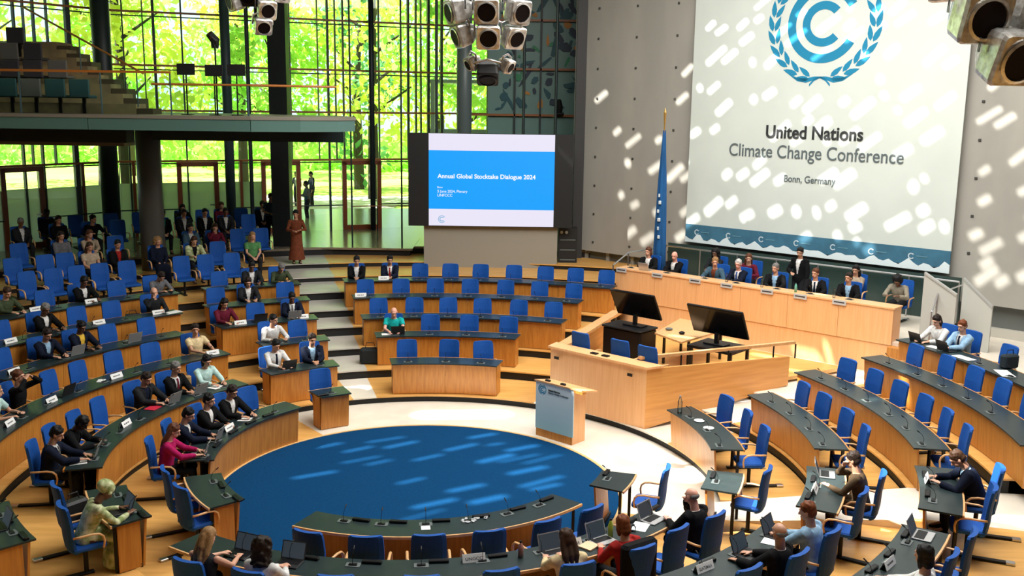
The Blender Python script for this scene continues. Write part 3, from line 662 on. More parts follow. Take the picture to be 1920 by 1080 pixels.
# lectern
le = empty('lectern', L(3.9, .02, .001)); tag(le, 'wooden lectern with a pale blue front banner and conference emblem', 'lectern')
LM = axM(3.68, .02)
GRAD = bpy.data.materials.new('lectern_print'); GRAD.use_nodes = True; nt = GRAD.node_tree
tc = nt.nodes.new('ShaderNodeTexCoord'); sp_ = nt.nodes.new('ShaderNodeSeparateXYZ'); cr = nt.nodes.new('ShaderNodeValToRGB')
nt.links.new(tc.outputs['Generated'], sp_.inputs[0]); nt.links.new(sp_.outputs[2], cr.inputs[0]); nt.links.new(cr.outputs[0], nt.nodes['Principled BSDF'].inputs['Base Color'])
cr.color_ramp.elements[0].color = (.36, .64, .74, 1); cr.color_ramp.elements[1].color = (.80, .90, .93, 1)
MB().box(-.49, .0, .16, .49, .02, 1.14, LM).build('front_print', GRAD, le)
MB().box(-.47, .02, .0, .47, .05, 1.10, LM).build('front_board', WOODP, le)
MB().box(-.47, .0, .0, .47, .02, .16, LM).build('foot_board', WOOD, le)
for x in (-.47, .44): MB().box(x, .05, 0, x+.03, .42, 1.08, LM).build('side_panel', WOODP, le)
m_ = MB(); m_.loft([[LM @ Vector(p) for p in ((-.52, -.02, 1.15), (-.52, .5, 1.05), (-.52, .5, 1.08), (-.52, -.02, 1.18))], [LM @ Vector(p) for p in ((.70, -.02, 1.15), (.70, .5, 1.05), (.70, .5, 1.08), (.70, -.02, 1.18))]]); m_.build('reading_board', WOODP, le)
for x in (-.25, .15): MB().rbox(x-.06, .05, 1.16, x+.06, .12, 1.20, .02, LM).build('button_pad', PLAS, le)
MB().box(.50, -.015, 1.10, .72, .1, 1.15, LM).build('side_arm', WOOD, le)
# podium desk
pd = empty('podium_desk', L(11.4, -.2, 1.35)); tag(pd, 'long pale wooden podium desk facing the hall, under the banner', 'podium')
n = 6
for i in range(n):
    t0 = -4.15+7.9*i/n+.004; t1 = -4.15+7.9*(i+1)/n-.004
    abox(MB(), 11.40, 11.44, t0, t1, 1.28, 2.13).build('front_panel', WOODP, pd)
abox(MB(), 11.38, 11.90, -4.17, 3.77, 2.13, 2.165).build('desktop', WOODP, pd)
for t_ in (-4.15, 3.70): abox(MB(), 11.44, 11.88, t_, t_+.05, 1.352, 2.13).build('side_panel', WOODP, pd)
bs = MB(); abox(bs, 11.42, 11.9, -4.17, 3.72, .1, 1.27); struct('wall_podium', bs, WOODP)
struct('floor', abox(MB(), 11.46, 15.1, -4.17, 3.9, .9, 1.35), STONE)
struct('trim_5', abox(MB(), 11.2, 11.95, 3.74, 4.75, .9, 1.27), WOOD)
DN = [('look', 'light', 'bob', 'auburn', 'jacket', 'black', 'person with reddish-brown bob at the left end of the podium', {}), ('fold', 'pink', 'bald', 'greyh', 'jacket', 'black', 'bald person in dark suit, second at the podium', {}),
 ('lean', 'light', 'short', 'blond', 'jacket', 'blueg', 'fair-haired person in blue jacket with orange scarf at the podium', dict(under='rust')), ('fold', 'pink', 'short', 'white', 'jacket', 'navy', 'white-haired person in dark suit and blue tie at podium centre', dict(tie='blue')),
 ('look', 'light', 'short', 'greyh', 'jacket', 'black', 'grey-haired person in dark suit right of podium centre', dict(under='lblue')), ('look', 'light', 'short', 'auburn', 'jacket', 'black', 'brown-haired person in dark suit and glasses, second from the podium right', dict(tie='navy')),
 ('look', 'tan', 'short', 'dkbrown', 'jacket', 'black', 'dark-haired person in dark suit at the right end of the podium', dict(under='lblue'))]
for i, t_ in enumerate((-3.68, -2.78, -1.45, -.78, .28, 1.38, 2.25)):
    po, sk, hr, hc, tp, tc_, lb, ex = DN[i]
    c = place(CHAIR, L(12.36, t_, 1.351), AX+PI/2); c['label'] = 'dark blue armchair behind the podium desk, %s from the left' % ORD[i]; c['category'] = 'chair'; c['group'] = 'armchairs behind the podium'
    person(L(12.31, t_, 1.351), AX+PI/2+(.3 if i in (0, 4, 5, 6) else 0), po, sk, hr, hc, tp, tc_, lb, **ex)
BK = [(-2.25, 'fold', 'brown', 'curlylong', 'black', 'blouse', 'charcoal', 'person with long dark curly hair in grey, seated behind the podium left'), (-1.15, 'lean', 'light', 'long', 'auburn', 'blouse', 'maroon', 'person in maroon seated behind the white-haired person'),
      (1.85, 'lap', 'tan', 'long', 'black', 'blouse', 'beige', 'person with long black hair in light top behind the podium right'), (3.05, 'write', 'brown', 'curly', 'black', 'blouse', 'plaid', 'person in checked jacket bending down at the far right behind the podium')]
for i, (t_, po, sk, hr, hc, tp, tc_, lb) in enumerate(BK):
    c = place(CHAIR, L(13.65, t_, 1.351), AX+PI/2); c['label'] = 'blue armchair in the second row behind the podium, %s from the left' % ORD[i]; c['category'] = 'chair'; c['group'] = 'armchairs of the second podium row'
    person(L(13.6, t_, 1.351), AX+PI/2, po, sk, hr, hc, tp, tc_, lb)
person(L(13.2, .50, 1.351), AX+PI/2, 'stand', 'tan', 'short', 'black', 'jacket', 'black', 'bearded person in dark suit standing behind the podium', scale=1.0)
# flag
fl = empty('flag_pole', L(12.95, -3.75, 1.351)); tag(fl, 'tall flag pole with a furled blue flag left of the banner', 'flag')
MB().cyl(L(12.95, -3.75, 1.36), L(12.95, -3.75, 6.45), .022).build('pole', mat('brass', (.45, .26, .08), .35, metal=.6), fl)
MB().tube([L(12.95, -3.75, 6.2), L(12.95, -3.75, 6.5), L(12.95, -3.75, 6.62)], [.03, .045, .01], 10, round_end=True).build('finial', mat('brass', (0, 0, 0)), fl)
MB().rbox(-.2, -.2, 1.352, .2, .2, 1.40, .1, axM(12.95, -3.75)).build('base', BMET, fl)
m_ = MB(); rings = []
for z, wd, dp in ((6.0, .03, .03), (5.4, .07, .05), (4.6, .13, .08), (3.6, .17, .10), (2.6, .20, .12), (1.75, .22, .12)):
    rings.append([L(12.95, -3.75, z)+T*(wd+.02*math.sin(q*2.6))*math.cos(2*PI*q/20)+U*(dp+.02*math.cos(q*2.1))*math.sin(2*PI*q/20) for q in range(20)])
m_.loft(rings).build('flag_cloth', mat('flag_blue', (.005, .10, .30), .8, noise=.35, scale=3, stretch=(3, 3, .3)), fl, smooth=True)
fe = MB()
for z, w_, dx in ((4.15, .05, .0), (3.95, .08, .03), (3.70, .06, -.02), (3.45, .09, .02), (3.20, .05, .0), (2.95, .07, .03)):
    fe.rbox(-w_/2+dx, -.155, z-.05, w_/2+dx, -.10, z+.05, .02, axM(12.95, -3.75))
fe.build('flag_emblem', mat('flag_white', (.6, .68, .72), .8), fl)
# ---------------------------------------------------------------- banner
def amat(name, emit=0): pass
ban = empty('conference_banner', L(15.0, -.2, 2.58)); tag(ban, 'huge pale conference banner with blue laurel emblem and title', 'banner')
FAB = mat('banner_fabric', (.64, .70, .655), .8, noise=.06, scale=.7)
abox(MB(), 15.0, 15.03, -4.18, 3.73, 3.13, 12.2).build('cloth', FAB, ban)
abox(MB(), 14.995, 15.03, -4.18, 3.73, 2.68, 3.13).build('blue_strip', mat('banner_blue', (.045, .165, .26), .8, noise=.2, scale=3), ban)
hl = MB(); pts = [(-4.18, 2.58), (3.73, 2.55)]; top = []
for i in range(61):
    t_ = 3.73-7.91*i/60; z = 2.70+.06*math.sin(i*1.7)+.10*max(0, math.sin(i*.9+1))**2; top.append((t_, z))
poly = pts+top
M_ = axM(0, 0); nn = len(poly)
hl.loft([[M_ @ Vector((p[0], 14.985, p[1])) for p in poly], [M_ @ Vector((p[0], 15.03, p[1])) for p in poly]]).build('skyline_edge', mat('skyline_white', (.72, .82, .84), .8), ban)
INKB = mat('emblem_blue', (.005, .22, .40), .75)
def text(s, t0, z0, t1, m, parent, name, a=14.99, bold=0., M=None, ext=.004, shear=0., height=None):
    cu = bpy.data.curves.new(name, 'FONT'); cu.body = s; cu.extrude = .004; cu.offset = bold; cu.size = 1
    ob = bpy.data.objects.new('tmp', cu); COL.objects.link(ob); bpy.context.view_layer.update()
    me = bpy.data.meshes.new_from_object(ob.evaluated_get(bpy.context.evaluated_depsgraph_get())); bpy.data.objects.remove(ob)
    xs = [v.co.x for v in me.vertices]; k_ = (t1-t0)/(max(xs)-min(xs)); x0 = min(xs); ky = k_ if height is None else height
    MM = axM(0, 0) if M is None else M; off = parent.matrix_world.translation
    for v in me.vertices: v.co = (MM @ Vector((t0+(v.co.x-x0)*k_, a-ext-v.co.z, z0+v.co.y*ky)))-off
    me.materials.clear(); me.materials.append(m); me.name = name
    o = bpy.data.objects.new(name, me); COL.objects.link(o); o.parent = parent; return o
text('United Nations', -1.65, 5.84, 1.20, DARKINK, ban, 'title_text', bold=.022, height=.50)
text('Climate Change Conference', -2.80, 5.28, 2.33, GREYINK, ban, 'title_text', bold=.004, height=.52)
text('Bonn, Germany', -1.0, 4.62, .52, GREYINK, ban, 'title_text', bold=.004, height=.28)
def ringpoly(mb, ct, cz, r0, r1, g0, g1, a=14.992, n=48):
    rs = []
    for i in range(n+1):
        q = R_(g0+(g1-g0)*i/n); c, s_ = math.cos(q), math.sin(q)
        rs.append([M_ @ Vector(p) for p in ((ct+r0*c, a, cz+r0*s_), (ct+r1*c, a, cz+r1*s_), (ct+r1*c, a+.006, cz+r1*s_), (ct+r0*c, a+.006, cz+r0*s_))])
    return mb.loft(rs)
ec, ez = -.14, 8.93
ringpoly(MB(), ec, ez, .80, 1.04, 31, 329).build('emblem_ring', INKB, ban)
ringpoly(MB(), ec, ez, .38, .60, 42, 318).build('emblem_ring', INKB, ban)
for sg in (-1, 1):
    lv = MB()
    for i in range(11):
        q = R_(-78+i*14.5); 
        for side in (-1, 1):
            r0 = 1.46+side*.035; base = Vector((sg*r0*math.cos(q), r0*math.sin(q)))
            dq = q+R_(16 if side > 0 else 17); r1 = r0+side*.135; tip = Vector((sg*r1*math.cos(dq), r1*math.sin(dq)))
            d = tip-base; nrm = Vector((-d.y, d.x))*.17; mid = base.lerp(tip, .45)
            pl = [base, base.lerp(tip, .2)+nrm*.8, mid+nrm, base.lerp(tip, .75)+nrm*.6, tip, base.lerp(tip, .75)-nrm*.6, mid-nrm, base.lerp(tip, .2)-nrm*.8]
            lv.loft([[M_ @ Vector((ec+p.x, 14.992, ez+p.y)) for p in pl], [M_ @ Vector((ec+p.x, 14.998, ez+p.y)) for p in pl]])
    st = [(sg*-.30, -1.63), (sg*-.17, -1.49), (sg*-.02, -1.42), (sg*.16, -1.44), (sg*.40, -1.50), (sg*.66, -1.47), (sg*.92, -1.33)]
    for (x0, y0), (x1, y1), w0, w1 in ((st[0], st[1], .035, .032), (st[1], st[2], .032, .026), (st[2], st[3], .022, .045), (st[3], st[4], .045, .062), (st[4], st[5], .062, .045), (st[5], st[6], .045, .006)):
        lv.loft([[M_ @ Vector((ec+x, 14.992+dd, ez+y)) for x, y in ((x0, y0-w0), (x1, y1-w1), (x1, y1+w1), (x0, y0+w0))] for dd in (0, .006)])
    lv.build('laurel_branch', INKB, ban)
WH = mat('strip_white', (.50, .62, .68), .8)
for i, t_ in enumerate((-3.77, -2.68, -1.6, -.5, .59, 1.67, 2.74)):
    ringpoly(MB(), t_, 2.90, .055, .085, 35, 325, 14.985, 16).build('strip_emblem', WH, ban); abox(MB(), 14.985, 14.992, t_+.14, t_+.42, 2.90, 2.925).build('strip_caption', mat('strip_dim', (.12, .28, .36), .8), ban)
# small emblem on the lectern
e2 = LM
for r0, r1, g0, g1 in ((.055, .075, 31, 329), (.02, .035, 42, 318), (.09, .105, -80, 70), (.09, .105, 110, 260)):
    mb_ = MB(); rs = []
    for i in range(25):
        q = R_(g0+(g1-g0)*i/24); rs.append([LM @ Vector(p) for p in ((-.32+r0*math.cos(q), -.004, 1.0+r0*math.sin(q)), (-.32+r1*math.cos(q), -.004, 1.0+r1*math.sin(q)), (-.32+r1*math.cos(q), .0, 1.0+r1*math.sin(q)), (-.32+r0*math.cos(q), .0, 1.0+r0*math.sin(q)))])
    mb_.loft(rs).build('emblem', INKB, le)
text('United Nations', -.16, 1.0, .14, DARKINK, le, 'caption', a=-.001, M=LM, bold=.02)
text('Climate Change Conference', -.16, .95, .36, GREYINK, le, 'caption', a=-.001, M=LM)
# ---------------------------------------------------------------- concrete wall behind the podium
CONC = mat('pale_concrete', (.38, .365, .325), .75, col2=(.32, .31, .28), scale=.9, stretch=(1, 1, .35))
struct('wall_podium', abox(MB(), 15.2, 15.5, -8.85, 13, 1.84, CEIL+.3), CONC)
dots = MB()
for i in range(-8, 12):
    for j in range(9):
        t_ = -7.9+1.5*i+12; t_ = -7.9+1.5*(i+8); z = 2.15+.95*j
        if t_ > 9: continue
        dots.rbox(t_-.035, 15.17, z-.035, t_+.035, 15.20, z+.035, .02, axM(0, 0))
tag(dots.build('trim_6', mat('anchor_metal', (.05, .05, .045), .5)), kind='structure')
struct('wall_podium', abox(MB(), 15.45, 15.6, -9, 13, 0, 1.9), mat('grey_base_wall', (.13, .14, .13), .6))
for t_ in (-8.3, -7.4, -6.4, 5.6, 6.9, 8.2): struct('trim_7', abox(MB(), 15.36, 15.45, t_-.06, t_+.06, 1.0, 1.84), mat('post_grey', (.32, .33, .31), .6))
struct('trim_7', abox(MB(), 15.3, 15.47, 4.4, 13, .98, 1.25), mat('pale_plinth', (.50, .48, .42), .6))
gp = empty('glass_balustrade', L(14.7, -.2, 1.35)); tag(gp, 'dark green glass screen with silver rail behind the podium', 'balustrade')
abox(MB(), 14.86, 14.89, -4.7, 4.1, 1.352, 2.5).build('panel', mat('dark_green_glass', (.030, .055, .048), .2), gp)
MB().cyl(L(14.7, -4.7, 2.42), L(14.7, 4.1, 2.42), .025).build('handrail', SILV, gp)
for i in range(8): t_ = -4.7+i*1.257; MB().cyl(L(14.7, t_, 1.352), L(14.7, t_, 2.42), .02).build('post', SILV, gp)
# rails at the two podium stairs
for sg, t0, nm in ((-1, -4.6, 'left'), (1, 4.3, 'right')):
    hr = empty('stair_railing', L(13.2, t0, 1.0)); tag(hr, 'thin metal stair railing at the %s end of the podium' % nm, 'railing')
    MB().tube([L(14.6, t0, 2.42), L(12.6, t0, 2.42), L(12.0, t0+sg*.1, 2.1)], .022).build('handrail', SILV, hr)
    for a_, tt, z in ((14.5, t0, 2.42), (12.6, t0, 2.42), (12.0, t0+sg*.1, 2.1)): MB().cyl(L(a_, tt, .95), L(a_, tt, z), .02).build('post', SILV, hr)
PARA = mat('parapet_grey', (.50, .50, .46), .6)
for i, (a_, t0, t1, zl, zr) in enumerate(((12.6, 3.95, 4.72, 2.85, 2.42), (13.4, 4.6, 5.3, 2.7, 2.1))):
    pp_ = empty('stair_parapet', L(a_, t0, 1.02)); tag(pp_, 'pale grey slanted stair parapet right of the podium, %s one' % ['front', 'rear'][i], 'parapet')
    quadwall(MB(), L(a_, t0), L(a_, t1), .06, 1.022, zl, 1.022, zr).build('panel', PARA, pp_)
    quadwall(MB(), L(a_-.02, t0), L(a_-.02, t1), .10, zl, zl+.05, zr, zr+.05).build('cap', mat('parapet_cap', (.42, .42, .40), .5), pp_)
# ---------------------------------------------------------------- projection screen and its wall
pw = MB().box(-1.3, 15.55, .9, 3.05, 15.9, 2.78); struct('wall_screen', pw, mat('beige_wall', (.30, .28, .235), .7))
sc_ = empty('projection_screen', (.9, 15.5, 2.76)); tag(sc_, 'large black-framed screen showing a blue title slide', 'screen')
MB().box(-1.78, 15.35, 2.77, 3.50, 15.54, 5.74).build('frame', BLACK, sc_)
def em(name, col, s):
    m = mat(name, col, .5, emit=s); m.node_tree.nodes['Principled BSDF'].inputs['Base Color'].default_value = (0, 0, 0, 1); return m
WHT = em('slide_white', (.83, .80, .95), .98); BLU = em('slide_blue', (.0, .355, .98), 1.0)
MB().box(-1.12, 15.335, 2.79, 2.90, 15.349, 3.33).build('slide_footer', WHT, sc_)
MB().box(-1.12, 15.335, 3.33, 2.90, 15.349, 5.20).build('slide_field', BLU, sc_)
MB().box(-1.12, 15.335, 5.20, 2.90, 15.349, 5.73).build('slide_header', WHT, sc_)
SM = Matrix.Identity(4); SLT = em('slide_text', (1, 1, 1), 1.0)
text('Annual Global Stocktake Dialogue 2024', -.84, 4.32, 2.30, SLT, sc_, 'slide_text', a=15.333, M=SM, bold=.02)
for s_, t0, t1, z in (('Bonn', -.84, -.68, 4.0), ('5 June 2024, Plenary', -.84, .12, 3.86), ('UNFCCC', -.84, -.36, 3.73)): text(s_, t0, z, t1, SLT, sc_, 'slide_text', a=15.333, M=SM)
mb_ = MB()
for r0, r1 in ((.05, .075), (.10, .12)):
    rs = []
    for i in range(21):
        q = R_(35+290*i/20); rs.append([(-.70+r0*math.cos(q), 15.331, 3.0+r0*math.sin(q)), (-.70+r1*math.cos(q), 15.331, 3.0+r1*math.sin(q)), (-.70+r1*math.cos(q), 15.334, 3.0+r1*math.sin(q)), (-.70+r0*math.cos(q), 15.334, 3.0+r0*math.sin(q))])
    mb_.loft([[Vector(v) for v in r] for r in rs])
mb_.build('slide_emblem', em('slide_light_blue', (.25, .55, .85), .8), sc_)
eq = empty('equipment_rack', (3.4, 15.9, 1.02)); tag(eq, 'dark equipment rack in the gap right of the screen wall', 'rack')
MB().box(3.1, 15.85, 1.02, 3.72, 16.3, 2.70).build('body', BLACK, eq)
for i in range(4): MB().box(3.16, 15.83, 1.3+i*.33, 3.66, 15.85, 1.34+i*.33).build('shelf_front', GREY, eq)
for x in (3.2, 3.36): MB().cyl((x, 15.83, 2.56), (x, 15.84, 2.56), .05).build('indicator', mat('pale_disc', (.5, .5, .48), .5), eq)
# ---------------------------------------------------------------- glass wall
WA, WB, WC = Vector((-21.5, 5.3, 0)), Vector((-12.3, 18.6, 0)), Vector((5.0, 25.9, 0))
WA = WB+(Vector((-17.9, 10.5, 0))-WB).normalized()*22
LAB = 22-9.847
def WP(s):   # s as measured along the glazing from the old left end
    return WB+(WA-WB).normalized()*(9.847-s) if s < 9.847 else WB+(WC-WB).normalized()*(s-9.847)
def wdir(s): return ((WB-WA) if s < 9.847 else (WC-WB)).normalized()
GL = glass('clear_glass'); FR = frosted()
FRAME = mat('dark_green_steel', (.014, .026, .028), .45); DOORW = mat('door_wood', (.22, .055, .015), .4); RAILW = mat('rail_wood', (.36, .12, .03), .4)
POST = mat('blue_grey_steel', (.07, .12, .14), .4)
def wseg(mb, s0, s1, d0, d1, z0, z1):
    """box along the glazing, d = distance outwards"""
    for a, b in (((s0, s1),) if (s0-9.847)*(s1-9.847) >= 0 else ((s0, 9.8465), (9.8475, s1))):
        p, q = WP(a), WP(b); n = Vector((-wdir((a+b)/2).y, wdir((a+b)/2).x, 0))
        mb.loft([[p+n*d0+Vector((0, 0, z0)), p+n*d1+Vector((0, 0, z0)), p+n*d1+Vector((0, 0, z1)), p+n*d0+Vector((0, 0, z1))], [q+n*d0+Vector((0, 0, z0)), q+n*d1+Vector((0, 0, z0)), q+n*d1+Vector((0, 0, z1)), q+n*d0+Vector((0, 0, z1))]])
    return mb
z_rows = [(1.80, 4.50), (4.50, 6.28), (6.28, 7.84), (7.84, 9.65), (9.65, CEIL)]
wn = 1
for i, (z0, z1) in enumerate(z_rows[1:]):
    for s0, s1 in ((-12, 9.84), (9.86, 28.6)):
        struct('window_%d' % wn, wseg(MB(), s0, s1, .02, .03, z0, z1), GL); wn += 1
for s, wd in [(6.4, .05), (6.72, .03), (7.05, .05), (7.5, .03), (8.22, .16), (10.19, .05), (10.85, .04), (11.2, .09), (12.13, .05), (15.9, .04), (16.93, .03), (17.31, .07), (17.59, .04), (17.89, .05), (19.27, .04), (20.44, .07), (20.75, .05), (20.95, .04), (21.26, .09), (21.8, .08), (23.75, .04), (24.4, .04), (25.4, .03), (26.44, .05), (-3, .08), (1, .08), (4, .08)]:
    z0 = 1.8 if wd >= .05 and s < 20 else 4.5
    if 15.2 < s < 16.2 or 17.7 < s < 19.4: z0 = 4.5
    struct('trim_8', wseg(MB(), s-wd/2, s+wd/2, -.06, .08, z0, CEIL), FRAME)
for z in (4.50, 6.28, 7.84, 9.65): struct('trim_9', wseg(MB(), -11.9, 28.4, -.07, -.01, z-.035, z+.035), RAILW)
for z in (7.70, 9.52, 4.40): struct('trim_10', wseg(MB(), -11.9, 28.4, .1, .15, z-.02, z+.02), FRAME)
for s, rr, zt, m in ((9.1, .30, CEIL, FRAME), (13.55, .17, CEIL, POST), (18.85, .10, CEIL, FRAME)):
    p = WP(s)-Vector((-wdir(s).y, wdir(s).x, 0))*.5; struct('column_steel', MB().cyl((p.x, p.y, 1.8), (p.x, p.y, zt), rr, n=20), m, True)
struct('column_grey', MB().cyl((-9.35, 13.4, 1.4), (-9.35, 13.4, 6.0), .36, n=24), mat('column_grey', (.12, .125, .12), .45), True)
struct('column_black', MB().box(-6.55, 16.9, 1.8, -5.95, 17.4, CEIL), mat('column_black', (.008, .012, .013), .35))
struct('column_black', MB().cyl((-7.4, 17.6, 1.8), (-7.4, 17.6, CEIL), .07, n=12), FRAME)
struct('column_grey', MB().cyl((-.2, 19.4, 1.02), (-.2, 19.4, CEIL), .27, n=28), mat('column_pale', (.13, .17, .17), .35), True)
for x, y in ((-3.9, 17.2), (-2.2, 17.2), (-1.0, 17.0), (1.9, 17.6), (3.0, 17.9)):
    struct('trim_11', MB().cyl((x, y, 5.0 if x > -2.1 else 1.81), (x, y, CEIL), .05 if x > -2 else .03, n=10), FRAME)
struct('trim_11', MB().box(3.62, 16.9, 1.0, 3.95, 17.5, CEIL), mat('dark_pier', (.035, .035, .035), .6))
# the doors: wooden frames with glass leaves
for i, (s0, s1, fro) in enumerate(((5.55, 6.99, 1), (11.75, 13.19, 1), (14.73, 16.18, 0), (17.78, 19.31, 0))):
    d = empty('door_%d' % (i+1), WP((s0+s1)/2)+Vector((0, 0, 1.8))); d['kind'] = 'structure'
    wseg(MB(), s0, s0+.16, -.08, .06, 1.80, 4.42).build('door_frame', DOORW, d); wseg(MB(), s1-.16, s1, -.08, .06, 1.80, 4.42).build('door_frame', DOORW, d)
    wseg(MB(), s0, s1, -.08, .06, 4.30, 4.46).build('door_frame', DOORW, d); wseg(MB(), s0+.16, s1-.16, -.08, .06, 1.80, 1.98).build('door_frame', DOORW, d)
    if fro: wseg(MB(), s0+.16, s1-.16, -.01, .01, 1.98, 3.75).build('frosted_pane', FR, d); wseg(MB(), s0+.16, s1-.16, -.01, .01, 3.75, 4.30).build('pane', GL, d)
    else: wseg(MB(), s0+.16, s1-.16, -.01, .01, 1.98, 4.30).build('pane', GL, d)
    wseg(MB(), s1-.34, s1-.18, -.12, -.08, 2.88, 2.92).build('door_handle', SILV, d)
prev = -12
for s0, s1, fz in ((-11.9, 5.55, 1), (6.99, 11.75, 1), (13.19, 14.73, 1), (16.18, 17.78, 0), (19.31, 28.4, 0)):
    if fz:
        struct('window_%d' % wn, wseg(MB(), s0, s1, -.01, .01, 1.80, 3.72), FR); wn += 1
        struct('window_%d' % wn, wseg(MB(), s0, s1, -.01, .01, 3.72, 4.5), GL); wn += 1
    else: struct('window_%d' % wn, wseg(MB(), s0, s1, -.01, .01, 1.80, 4.5), GL); wn += 1
    struct('trim_12', wseg(MB(), s0, s1, -.12, -.08, 2.75, 2.79), FRAME)
for s in (8.4, 10.3, 10.6, 14.0, 3.5): struct('trim_12', wseg(MB(), s-.05, s+.05, -.07, .05, 1.8, 4.5), DOORW)
# T-shaped rail in front of the right door
rl = empty('hand_barrier', (-4.0, 19.4, 1.81)); tag(rl, 'thin bronze barrier rail before the right glass door', 'railing')
MB().cyl((-4.3, 19.4, 2.95), (-1.9, 19.9, 2.95), .02).build('rail', RAILW, rl); MB().cyl((-3.35, 19.5, 1.81), (-3.35, 19.5, 2.95), .02).build('post', FRAME, rl)
# ---------------------------------------------------------------- art glass right of the grey column
ARTB = mat('art_wall_pale', (.16, .30, .27), .4)
struct('wall_art', MB().box(.6, 21.0, 1.0, 4.6, 21.1, CEIL), ARTB)
for z in (6.28, 7.95, 9.7): struct('trim_9', MB().box(-.2, 20.85, z-.04, 4.6, 20.93, z+.04), RAILW)
for x in (1.6, 2.55): struct('trim_8', MB().box(x-.03, 20.85, 5.5, x+.03, 20.95, CEIL), FRAME)
art = empty('abstract_painting', (2.6, 20.98, 6.6)); tag(art, 'tall abstract glass artwork of teal and orange leaf shapes', 'painting')
ra = random.Random(3)
for name, col, n_ in (('teal_leaves', (.006, .085, .11), 46), ('dark_leaves', (.01, .03, .06), 26), ('orange_leaves', (.55, .24, .03), 13), ('green_leaves', (.02, .26, .10), 9)):
    m_ = MB()
    for q in range(n_):
        cx_ = ra.choice((1.35, 2.2, 3.1, 3.9))+ra.gauss(0, .28); cz_ = 6.5+ra.random()*5.5; an = ra.uniform(0, PI); ln = ra.uniform(.08, .30) if name[0] in 'og' else ra.uniform(.12, .55); wd = ra.uniform(.05, .17)
        cx_ = min(max(cx_, 1.0), 4.4)
        pl = [(math.cos(2*PI*w_/7)*ln*ra.uniform(.6, 1), math.sin(2*PI*w_/7)*wd*ra.uniform(.5, 1.2)) for w_ in range(7)]
        pl = [(cx_+x*math.cos(an)-y*math.sin(an), cz_+x*math.sin(an)+y*math.cos(an)) for x, y in pl]
        m_.loft([[Vector((x, 20.96-.003*(q % 5), z)) for x, z in pl], [Vector((x, 20.975, z)) for x, z in pl]])
    m_.build(name, mat(name, col, .5), art)
# ---------------------------------------------------------------- gallery on the left
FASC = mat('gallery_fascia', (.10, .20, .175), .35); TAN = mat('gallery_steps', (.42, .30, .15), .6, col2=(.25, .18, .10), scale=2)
CAPM = mat('gallery_cap', (.23, .21, .17), .5)
outline = [(-22, 9.4), (-5.2, 9.4), (-4.0, 9.75), (-3.1, 10.3), (-2.75, 11.1), (-3.4, 12.6), (-5.6, 14.0), (-8, 15.5), (-12.5, 16.2), (-22, 14)]
inner = [(-22, 9.55), (-5.25, 9.55), (-4.1, 9.9), (-3.25, 10.4), (-2.95, 11.1), (-3.6, 12.45), (-5.8, 13.85), (-8, 15.35), (-12.5, 16.0), (-22, 13.9)]
struct('floor', MB().prism(inner, 5.90, 6.18), mat('gallery_slab', (.05, .065, .06), .6))
struct('trim_13', MB().prism(outline, 6.18, 6.27), CAPM)
for i in range(4):
    x0, x1 = -22+i*4.2, -22+(i+1)*4.2-.02; struct('trim_14', MB().box(x0, 9.42, 5.88, x1, 9.54, 6.18), FASC)
fp = [(-5.2, 9.42), (-4.0, 9.77), (-3.12, 10.32), (-2.78, 11.1)]
for (x0, y0), (x1, y1) in zip(fp, fp[1:]): struct('trim_14', quadwall(MB(), (x0, y0, 0), (x1, y1, 0), .05, 5.88, 6.18), FASC)
struct('beam_gallery', MB().box(-22, 10.6, 5.50, -8.9, 11.2, 5.90), BLACK); struct('beam_gallery', MB().box(-22, 11.2, 5.38, -9.2, 12.0, 5.50), mat('soffit_tan', (.16, .12, .08), .6))
struct('beam_gallery', MB().box(-9, 12.8, 5.5, -3.4, 13.1, 5.90), FRAME)
for i in range(8):
    x1 = -8.7-.62*i; y0 = 10.9+.72*i
    struct('stair_gallery', MB().box(-22, y0, 6.27, x1, y0+.74 if i < 7 else y0+1.2, 6.27+.27*(i+1)), TAN)
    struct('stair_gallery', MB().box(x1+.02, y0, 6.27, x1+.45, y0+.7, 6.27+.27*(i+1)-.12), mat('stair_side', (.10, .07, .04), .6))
GS = {'teal': mat('seat_teal', (.035, .10, .11), .7), 'dusk': mat('seat_dusk', (.05, .045, .055), .7), 'pale': mat('seat_pale', (.16, .15, .14), .7)}
def gseat(mname):
    e = empty('gallery_chair')
    MB().rbox(-.26, -.02, .40, .26, -.46, .47, .05) 
    MB().rbox(-.27, -.45, .40, .27, .02, .48, .05).build('seat', GS[mname], e); MB().rbox(-.27, .02, .42, .27, .09, .90, .03).build('backrest', GS[mname], e)
    MB().box(-.04, -.25, 0, .04, -.17, .40).build('support', BMET, e); return e
GP = {k: gseat(k) for k in GS}
rows = [(-1, 'lowest', [(-13.55, 'teal'), (-12.9, 'teal'), (-12.25, 'pale'), (-11.6, 'teal'), (-10.95, 'teal')]), (1, 'second', [(-14.15, 'dusk'), (-13.5, 'dusk'), (-12.85, 'dusk'), (-12.15, 'pale')]), (3, 'third', [(-14.2, 'pale'), (-13.5, 'dusk')]), (5, 'top', [(-14.7, 'dusk')])]
for i, nm, L_ in rows:
    for q, (x, c_) in enumerate(L_):
        o = place(GP[c_], (x+.85, 10.9+.72*i+.52, 6.27+.27*(i+1)+.002), PI)
        o['label'] = '%s gallery seat, %s from the left in the %s row of the upper stand' % ({'teal': 'teal', 'dusk': 'dark purple-grey', 'pale': 'pale grey'}[c_], ORD[q], nm); o['category'] = 'seat'; o['group'] = 'seats of the gallery stand'
